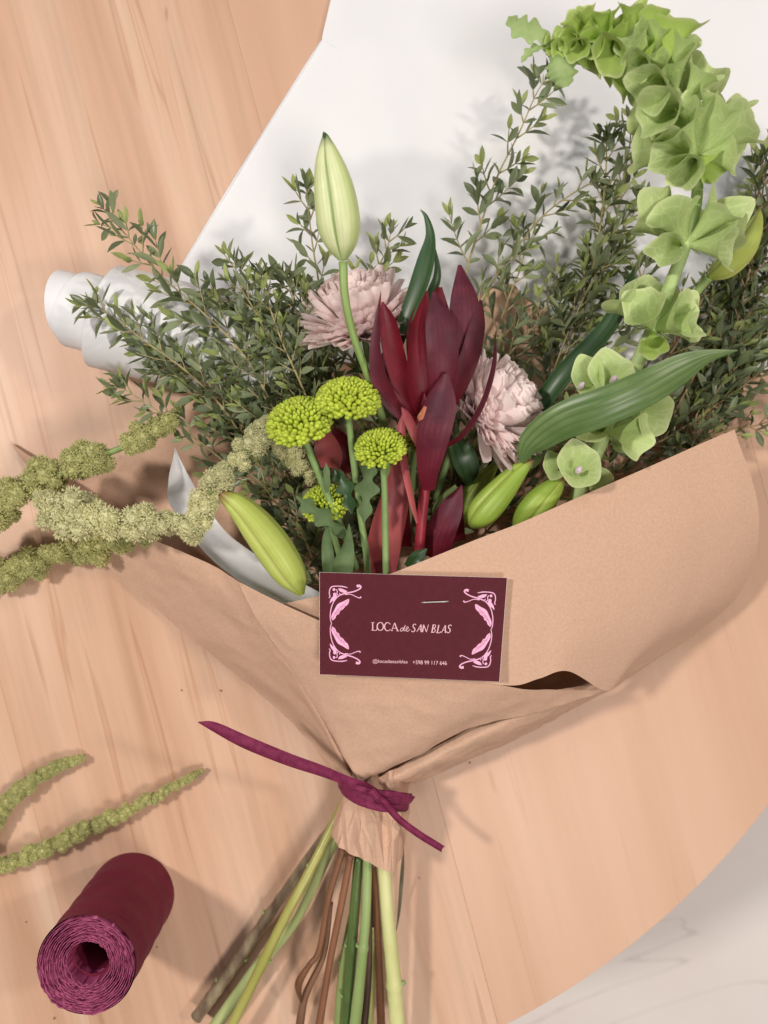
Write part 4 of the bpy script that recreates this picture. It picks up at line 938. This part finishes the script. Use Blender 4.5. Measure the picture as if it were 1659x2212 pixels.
mum("topmost lime green chrysanthemum head against the tall lily stem", (752, 884, .086), (.02, .72, .55), 74, 280, [(752, 888, .084), (757, 940, .080), (768, 1030, .074), (780, 1120, .068), (792, 1200, .062), (795, 1250, .06)], 2)
mum("front lime green chrysanthemum head left of the conebush", (824, 982, .084), (-.10, .62, .66), 60, 240, [(826, 985, .082), (830, 1040, .080), (832, 1120, .076), (833, 1190, .074), (834, 1245, .072)], 3)
mum("lowest lime green chrysanthemum head, shaded below the others", (706, 1100, .060), (-.10, .62, .66), 56, 220, [(708, 1104, .058), (720, 1150, .054), (740, 1220, .05)], 4)
mum("half hidden lime green chrysanthemum head behind the conebush", (896, 958, .064), (.1, .6, .7), 36, 90, [(896, 962, .062), (890, 1040, .056), (880, 1150, .05)], 5)
ML = "lobed chrysanthemum leaves"
leafthing("chrysanthemum_leaf", "lobed mum leaf pointing left below the lowest green head", "leaf", [(752, 1165, .066), (720, 1135, .072), (690, 1110, .074), (660, 1088, .073), (640, 1072, .072)], [10, 38, 50, 34, 4], M_mumleaf, ML, n=40, m=9, jag=.62, jagn=3.5, roll=.2)
leafthing("chrysanthemum_leaf", "upright lobed mum leaf between the two long mum stalks", "leaf", [(786, 1130, .078), (790, 1080, .080), (794, 1035, .080), (800, 990, .078)], [12, 46, 56, 5], M_mumleaf, ML, n=40, m=9, jag=.65, jagn=3, roll=-.2)
leafthing("chrysanthemum_leaf", "dark lobed mum leaf beside the shaded green head", "leaf", [(760, 1110, .070), (752, 1070, .074), (740, 1040, .074), (722, 1015, .072)], [10, 42, 46, 5], M_darkleaf, ML, n=40, m=9, jag=.62, jagn=3, roll=.3)
leafthing("chrysanthemum_leaf", "small mum leaf at the left stalk's shoulder", "leaf", [(705, 1065, .078), (706, 1030, .080), (704, 1000, .080)], [8, 20, 3], M_mumleaf, ML, n=20, m=7, jag=.3, jagn=2)
mb_n = 0

# ------------------------------------------------------------------ pink chrysanthemums
def pinkmum(label, base, axis, rad, n, seed, stalk, maxf=1.02):
    rg = random.Random(seed); b = P(*base); ax_ = Vector(axis).normalized(); r_ = px(rad, base[2])
    e1 = ax_.orthogonal().normalized(); e2 = ax_.cross(e1)
    t = thing("pink_chrysanthemum", label, "flower", P(*stalk[-1]), "pale pink chrysanthemums")
    sq = [P(*a) for a in cr(stalk, 16)]; mb = MB(); tube(mb, sq, px(15, .05) / 2, 10); mb.build("stalk", M_mumstalk, t)
    mb = MB(); tube(mb, [b - ax_ * r_ * .03, b + ax_ * r_ * .04, b + ax_ * r_ * .18, b + ax_ * r_ * .4, b + ax_ * r_ * .5], [r_ * .06, r_ * .22, r_ * .42, r_ * .48, r_ * .2], 16); mb.build("receptacle", M_pink, t)
    for i in range(n):
        f = (i + .5) / n; th = math.acos(max(-1, 1 - f * maxf)); ph = i * 2.39996 + rg.uniform(-.15, .15); th += rg.uniform(-.07, .07)
        d = ax_ * cos(th) + (e1 * cos(ph) + e2 * sin(ph)) * sin(th)
        out = 1 if th > 1.0 else 0
        L = r_ * (rg.uniform(.78, .94) if th > 1.25 else rg.uniform(.56, .70))
        shell = r_ * (.90 if th < .9 else 1.0) * rg.uniform(.94, 1.04)
        p = b + ax_ * r_ * .06 + d * (shell - L)
        zh = ax_ - d * ax_.dot(d)
        if zh.length < .15: zh = e1 * cos(ph) + e2 * sin(ph); zh = -zh
        child(rg.choice(SPO if out else SPI), "petal", t, basis(p, d, zh, L, L * (1.0 if out else 1.05)))
pinkmum("back pale pink chrysanthemum behind the tall lily stem", (786, 728, .056), (-.20, .80, .50), 142, 285, 1, [(788, 732, .060), (800, 800, .054), (820, 900, .046)])
pinkmum("right pale pink chrysanthemum beside the conebush", (1026, 915, .056), (.78, .48, .44), 150, 290, 2, [(1016, 925, .054), (980, 960, .050), (940, 1080, .042)])

# ------------------------------------------------------------------ conebush
cb = thing("conebush_flower", "deep red and plum conebush flower head standing in the middle of the bouquet", "flower", P(908, 1190, .066))
mb = MB(); tube(mb, [P(*a) for a in cr([(905, 1200, .066), (910, 1130, .070), (918, 1058, .074), (926, 985, .078), (930, 900, .082), (935, 850, .084)], 30)], [px(22) / 2] * 26 + [px(26) / 2] * 4, 12)
mb.build("stem", mat("conebush_stem", (128, 28, 44), (150, 44, 58), scale=60, rough=.45), cb)
def bract(mid, wd, m, **k):
    mb = MB(); k.setdefault('cup', .16); blade(mb, mid, wd, n=30, m=11, **k); return mb.build("bract", m, cb)
bract([(926, 1060, .084), (925, 1010, .094), (934, 940, .102), (950, 870, .106), (963, 808, .108)], [28, 52, 74, 70, 14], M_plum, cup=-.14, roll=(.1, .35))
bract([(908, 905, .080), (870, 885, .084), (828, 830, .090), (814, 760, .094), (818, 690, .096), (823, 630, .096)], [30, 44, 46, 34, 20, 2], M_plum, roll=(.5, .9))
bract([(918, 900, .084), (880, 850, .092), (856, 770, .096), (840, 700, .098), (826, 652, .098)], [26, 46, 52, 40, 4], M_red, roll=(.7, .3))
bract([(900, 890, .076), (866, 840, .080), (850, 780, .082), (852, 720, .082)], [40, 54, 56, 8], M_plum, roll=.4)
bract([(925, 905, .090), (905, 850, .098), (905, 780, .102), (912, 700, .102), (922, 628, .100)], [34, 54, 58, 46, 4], M_red, roll=-.25)
bract([(935, 900, .092), (955, 830, .102), (958, 760, .107), (950, 690, .107), (938, 630, .104)], [26, 58, 70, 60, 8], M_plum, cup=-.12, roll=-.1)
bract([(950, 890, .086), (985, 800, .094), (1006, 720, .098), (1005, 640, .098), (993, 572, .094)], [36, 64, 76, 62, 8], M_plum, cup=-.1, roll=-.25)
bract([(950, 905, .084), (985, 850, .092), (1020, 770, .097), (1036, 700, .096), (1040, 648, .094)], [30, 54, 58, 48, 8], M_plum, roll=-.7, cup=-.12)
bract([(958, 965, .082), (1000, 935, .090), (1040, 870, .096), (1064, 790, .098), (1071, 716, .097)], [14, 20, 22, 20, 2], M_plum, roll=-.9)
bract([(940, 880, .080), (945, 790, .084), (945, 700, .086), (950, 620, .084)], [46, 70, 62, 10], M_red)
bract([(905, 880, .078), (912, 790, .082), (905, 710, .084), (915, 640, .084)], [44, 60, 50, 14], M_red, roll=.3)
bract([(920, 985, .088), (898, 940, .092), (880, 900, .094), (868, 880, .094)], [16, 22, 20, 4], M_rose, roll=.4)
bract([(902, 1130, .078), (890, 1080, .082), (876, 1010, .084), (868, 930, .084), (872, 890, .083)], [6, 14, 18, 20, 4], M_rose, roll=.5)
bract([(905, 900, .092), (922, 912, .094), (918, 880, .1), (916, 850, .1)], [10, 20, 16, 3], M_red)
mb = MB(); tube(mb, [P(915, 925, .095), P(913, 900, .099), P(920, 878, .102)], [px(8), px(11), px(4)], 8); mb.build("cone", mat("cone_orange", (176, 72, 48), (190, 150, 110), scale=300), cb)
c2 = thing("conebush_flower", "second rosy conebush, mostly hidden low behind the mum stalks", "flower", P(830, 1230, .05))
def bract2(mid, wd, m, **k):
    mb = MB(); blade(mb, mid, wd, n=26, m=9, **k); return mb.build("bract", m, c2)
bract2([(818, 1240, .052), (835, 1150, .058), (856, 1060, .062), (858, 985, .062)], [70, 72, 56, 10], M_rose, cup=.2)
bract2([(715, 1010, .056), (712, 980, .060), (700, 950, .062), (684, 932, .060)], [44, 60, 48, 6], M_rose, cup=.1, roll=.3)
bract2([(758, 1020, .050), (742, 975, .054), (730, 945, .054), (722, 925, .052)], [30, 46, 36, 4], M_red, cup=.1)
bract2([(880, 1180, .052), (870, 1100, .058), (866, 1040, .06), (880, 980, .058)], [26, 34, 30, 4], M_red, roll=.4)
c3 = thing("conebush_flower", "small plum conebush tip lying above the wide flap right of the red stem", "flower", P(935, 1200, .06))
mb = MB(); blade(mb, [(932, 1205, .060), (950, 1150, .066), (975, 1095, .070), (997, 1048, .070)], [60, 66, 50, 4], n=26, m=9, cup=-.14, roll=.3); mb.build("bract", M_plum, c3)
mb = MB(); blade(mb, [(985, 1170, .054), (978, 1120, .060), (985, 1080, .062), (992, 1060, .060)], [40, 44, 30, 4], n=26, m=9, cup=.2, roll=-.4); mb.build("bract", M_plum, c3)

# ------------------------------------------------------------------ bells of Ireland
def add_veins(m):
    nt = m.node_tree; n = nt.nodes; L = nt.links; b = n["Principled BSDF"]; src = b.inputs["Base Color"].links[0].from_socket
    tc = n.new("ShaderNodeTexCoord"); v = n.new("ShaderNodeTexVoronoi"); v.feature = 'DISTANCE_TO_EDGE'; v.inputs["Scale"].default_value = 1.0
    mp = n.new("ShaderNodeMapping"); mp.inputs["Scale"].default_value = (10, 3.2, 1); L.new(tc.outputs["UV"], mp.inputs[0]); L.new(mp.outputs[0], v.inputs["Vector"])
    r = n.new("ShaderNodeMapRange"); r.inputs[1].default_value = 0; r.inputs[2].default_value = .08; r.inputs[3].default_value = .6; r.inputs[4].default_value = 0
    L.new(v.outputs["Distance"], r.inputs[0]); x = n.new("ShaderNodeMix"); x.data_type = 'RGBA'; L.new(r.outputs[0], x.inputs["Factor"]); L.new(src, x.inputs[6]); x.inputs[7].default_value = lin((212, 226, 168)); L.new(x.outputs[2], b.inputs["Base Color"])
add_veins(M_bell)
for m_ in (M_bell, M_bellyoung): along_grad(m_, (222, 228, 178), .92, 1.0, .6)
def calyx_mesh(seed, m, r_over_l=.78, fold=.18, name="calyx"):
    rg = random.Random(seed); mb = MB(); nt_, ns = 9, 40; vs = []; uv = []
    ph0 = rg.uniform(0, 6); ph1 = rg.uniform(0, 6); sq = rg.uniform(.66, .92); amp = fold * .62
    for i in range(nt_):
        t = i / (nt_ - 1)
        for k in range(ns + 1):
            th = 2 * pi * k / ns
            lobe = abs(cos(2.5 * th)); point = lobe ** 5
            r_ = r_over_l * (.08 + .70 * t ** 1.05 + .22 * t ** 5) * (1 + t ** 3 * (.03 * lobe + .07 * point * t))
            und = t * t * amp * .7 * (sin(2 * th + ph0) * .55 + sin(3 * th + ph1) * .5 + .22 * sin(5 * th + ph0 * 2))
            h = t * (1 - .12 * t) + und * .9 + .03 * t ** 4 * point
            r2 = r_ * (1 + und * .35 + .012 * sin(20 * th) * t)
            vs.append((r2 * cos(th), h, r2 * sin(th) * sq)); uv.append((k / ns, t))
    mb.add(vs, [(i * (ns + 1) + k, (i + 1) * (ns + 1) + k, (i + 1) * (ns + 1) + k + 1, i * (ns + 1) + k + 1) for i in range(nt_ - 1) for k in range(ns)], uv)
    return mb.mesh(name, m)
CX = [calyx_mesh(i, M_bell, .56, .34) for i in range(6)]
CY = [calyx_mesh(30 + i, M_bellyoung, .62, .30) for i in range(4)]
bi = thing("bells_of_ireland", "arching bells of Ireland stem with pale green cups, curling over at the top right", "flower stem", P(1225, 1130, .05))
spine = [(1215, 1150, .050), (1262, 1036, .062), (1312, 920, .070), (1362, 815, .078), (1412, 705, .086), (1450, 610, .092), (1482, 525, .097), (1505, 430, .101), (1503, 345, .104), (1488, 260, .106), (1455, 190, .107), (1410, 135, .107), (1350, 98, .106), (1285, 85, .105), (1225, 88, .103), (1188, 98, .102)]
sp = [P(*a) for a in cr(spine, 150)]
mb = MB(); tube(mb, sp, [px(34 - 26 * (i / 149) ** 1.3, p.z) / 2 for i, p in enumerate(sp)], 14); mb.build("stem", M_bellstem, bi)
M_bract = mat("bell_spine", (196, 208, 140), rough=.6)
nodes_ = [(1 / 15, 74, 5, 62), (2 / 15, 84, 5, 66), (4 / 15, 104, 6, 56), (6 / 15, 116, 6, 54), (8.1 / 15, 122, 7, 50), (9.35 / 15, 104, 6, 52), (10.3 / 15, 88, 6, 56), (11.1 / 15, 78, 6, 58), (11.8 / 15, 68, 6, 60), (12.45 / 15, 60, 6, 60), (13.05 / 15, 50, 6, 60), (13.6 / 15, 42, 6, 60), (14.15 / 15, 33, 6, 58), (14.6 / 15, 24, 5, 50), (14.9 / 15, 17, 5, 30)]
rg = random.Random(5)
for ni, (tt, L, cnt, al) in enumerate(nodes_):
    i = int(tt * 149); p = sp[i]; d = (sp[min(i + 2, 149)] - sp[max(i - 2, 0)]).normalized()
    sd_ = d.cross(Vector((0, 0, 1))).normalized(); up_ = sd_.cross(d)
    off = (.35, .9, .25, .55, .2, .7, .1, .5, .9, .3, .6, .1, .4, .2, 0)[ni]
    for k in range(cnt if ni else 0):
        ph = 2 * pi * k / cnt + off
        e = sd_ * cos(ph) + up_ * sin(ph)
        if 2 <= ni < 14 and e.z > (.15 if ni < 6 else -.1): continue
        a_ = R(al + rg.uniform(-9, 9)) + (R(8) if e.z > .5 else 0)
        y = d * cos(a_) + e * sin(a_)
        s = px(L, p.z) * rg.uniform(.9, 1.1)
        spin = rg.uniform(0, 6.28); zh = Matrix.Rotation(spin, 3, y) @ y.orthogonal()
        child(rg.choice(CX if ni < 7 else CY), "calyx", bi, basis(p + e * px(8), y, zh, s))
    if 0 < ni < 7:
        mb = MB()
        for k in range(14):
            ph = rg.uniform(0, 6.28); e = sd_ * cos(ph) + up_ * sin(ph); y = (e - d * rg.uniform(-.1, .5)).normalized()
            tube(mb, [p + e * px(12), p + e * px(12) + y * px(rg.uniform(18, 34)) ], [px(1.6), px(.5)], 4)
        mb.build("spines", M_bract, bi)
# cups on the visible side, each measured: rim centre, width
CUPS = [(1442, 445, 112), (1571, 436, 92), (1588, 535, 96), (1433, 541, 66), (1397, 642, 104), (1510, 668, 112), (1530, 690, 70), (1436, 742, 56),
        (1482, 232, 72), (1549, 228, 88), (1606, 275, 92), (1427, 275, 104), (1415, 351, 84), (1588, 350, 84), (1457, 392, 70), (1542, 376, 60),
        (1436, 134, 88), (1390, 159, 76), (1372, 232, 80), (1384, 275, 86), (1512, 165, 76), (1470, 100, 66), (1341, 101, 70), (1412, 66, 64), (1302, 147, 58), (1350, 175, 66),
        (1299, 30, 60), (1354, 24, 50), (1283, 72, 56), (1268, 110, 50), (1225, 40, 36), (1256, 26, 34), (1219, 92, 42), (1246, 60, 40), (1396, 36, 52), (1320, 62, 52), (1215, 62, 32), (1240, 122, 40), (1448, 62, 52), (1375, 112, 56), (1205, 110, 30)]
NODE = [int(a[0] * 149) for a in nodes_]
for (u, v, wd_) in CUPS:
    rim = P(u, v, .108); best = None
    for i in NODE if v > 180 and u > 1360 else range(70, 149, 4):
        d = (sp[min(i + 2, 149)] - sp[max(i - 2, 0)]).normalized(); h = rim - sp[i]; h.z = 0
        sc_ = abs(h.length - px(wd_) * .75) - h.normalized().dot(d) * px(26)
        if best is None or sc_ < best[0]: best = (sc_, i, h)
    _, i, h = best; L = px(wd_, .1) / 1.12
    if h.length > L * .84: L = h.length / .84
    zc = math.sqrt(max(L * L - h.length_squared, (L * .4) ** 2)) * 1.05
    y = Vector((h.x, h.y, zc)).normalized(); p = sp[i] + Vector((0, 0, px(3)))
    zh = Matrix.Rotation(rg.uniform(0, 6.28), 3, y) @ y.orthogonal()
    child(rg.choice(CX if wd_ > 62 else CY), "calyx", bi, basis(p, y, zh, L, px(wd_, .1) / 1.12))
# cups that face the camera low on the stem, each with a small corolla
CF = [calyx_mesh(50 + i, M_bell, .86, .20) for i in range(4)]
for k, (u, v, z, wd_, y) in enumerate(((1322, 806, .096, 116, (-.10, .30, .9)), (1270, 812, .091, 98, (-.45, .20, .85)), (1418, 900, .080, 106, (.35, -.45, .75)), (1392, 872, .074, 90, (.2, -.2, .9)), (1252, 1002, .086, 108, (-.10, .25, .9)), (1196, 1006, .074, 66, (-.5, .2, .8)), (1300, 1048, .066, 74, (.3, -.1, .9)), (1340, 940, .066, 80, (.4, .2, .8)))):
    y = Vector(y).normalized(); L = px(wd_, z) / 1.75; p = P(u, v, z) - y * L * .9
    child(CF[k % 4], "calyx", bi, basis(p, y, Vector((1, .2, 0)), L))
for (u, v, z, cr_) in ((1326, 822, .098, 12), (1256, 836, .092, 11), (1250, 1018, .088, 12)):
    mb = MB(); c0 = P(u, v, z)
    tube(mb, [c0 - Vector((0, 0, .006)), c0 - Vector((0, 0, .002)), c0 + Vector((.0004, .001, 0)), c0 + Vector((.0012, .0022, .0004))], [px(3), px(6), px(cr_ * .6), px(2.5)], 7); mb.build("corolla", M_cream, bi)
M_bellleaf = mat("bell_leaf", (146, 172, 104), (170, 192, 130), scale=120, rough=.6, trans=.2)
def bleaf(mid, wd, **k):
    mb = MB(); blade(mb, mid, wd, n=48, m=9, **k); mb.build("leaf", M_bellleaf, bi)
bleaf([(1192, 98, .102), (1165, 74, .104), (1135, 66, .104), (1112, 52, .103), (1098, 36, .101)], [6, 44, 56, 44, 6], jag=.45, jagn=4, cup=.12, roll=.3)
bleaf([(1188, 105, .101), (1160, 105, .102), (1140, 118, .101), (1126, 136, .100)], [6, 28, 28, 4], jag=.45, jagn=4, roll=-.4)
bleaf([(1195, 108, .103), (1208, 130, .106), (1218, 158, .106), (1222, 188, .104)], [8, 66, 72, 20], jag=.3, jagn=5, cup=-.2, roll=-.1)

# ------------------------------------------------------------------ crumbs
M_crumb = mat("bark_crumb", (128, 92, 68), rough=.9)
for (u, v, lab) in ((339, 2046, "tiny dark plant crumb on the wood right of the ribbon roll"), (906, 1897, "tiny brown crumb on the wood right of the thick pale stem"), (392, 1491, "upper left brown crumb on the wood under the folded flap"), (477, 1492, "brown crumb on the wood nearest the folded flap's edge"), (56, 1992, "tiny pale brown crumb left of the ribbon roll"), (117, 2200, "tiny brown crumb at the bottom left below the roll"), (1015, 1648, "tiny brown crumb on the wood under the pleat")):
    bm = bmesh.new(); bmesh.ops.create_icosphere(bm, subdivisions=2, radius=.0011)
    for v_ in bm.verts: v_.co = Vector((v_.co.x, v_.co.y * .6, v_.co.z * .5)) * (1 + .5 * noise.noise(v_.co * 900 + Vector((u, v, 0))))
    me = bpy.data.meshes.new("plant_crumb"); bm.to_mesh(me); bm.free(); me.materials.append(M_crumb)
    o = bpy.data.objects.new("plant_crumb", me); C.objects.link(o); o.location = P(u, v, .0006); o.rotation_euler = (0, 0, u); o.scale = [.38 + (u * 7 % 10) / 30] * 3
    tag(o, lab, "crumb", "crumbs on the table")

for o in bpy.data.objects:
    if "_l" in o: del o["_l"]
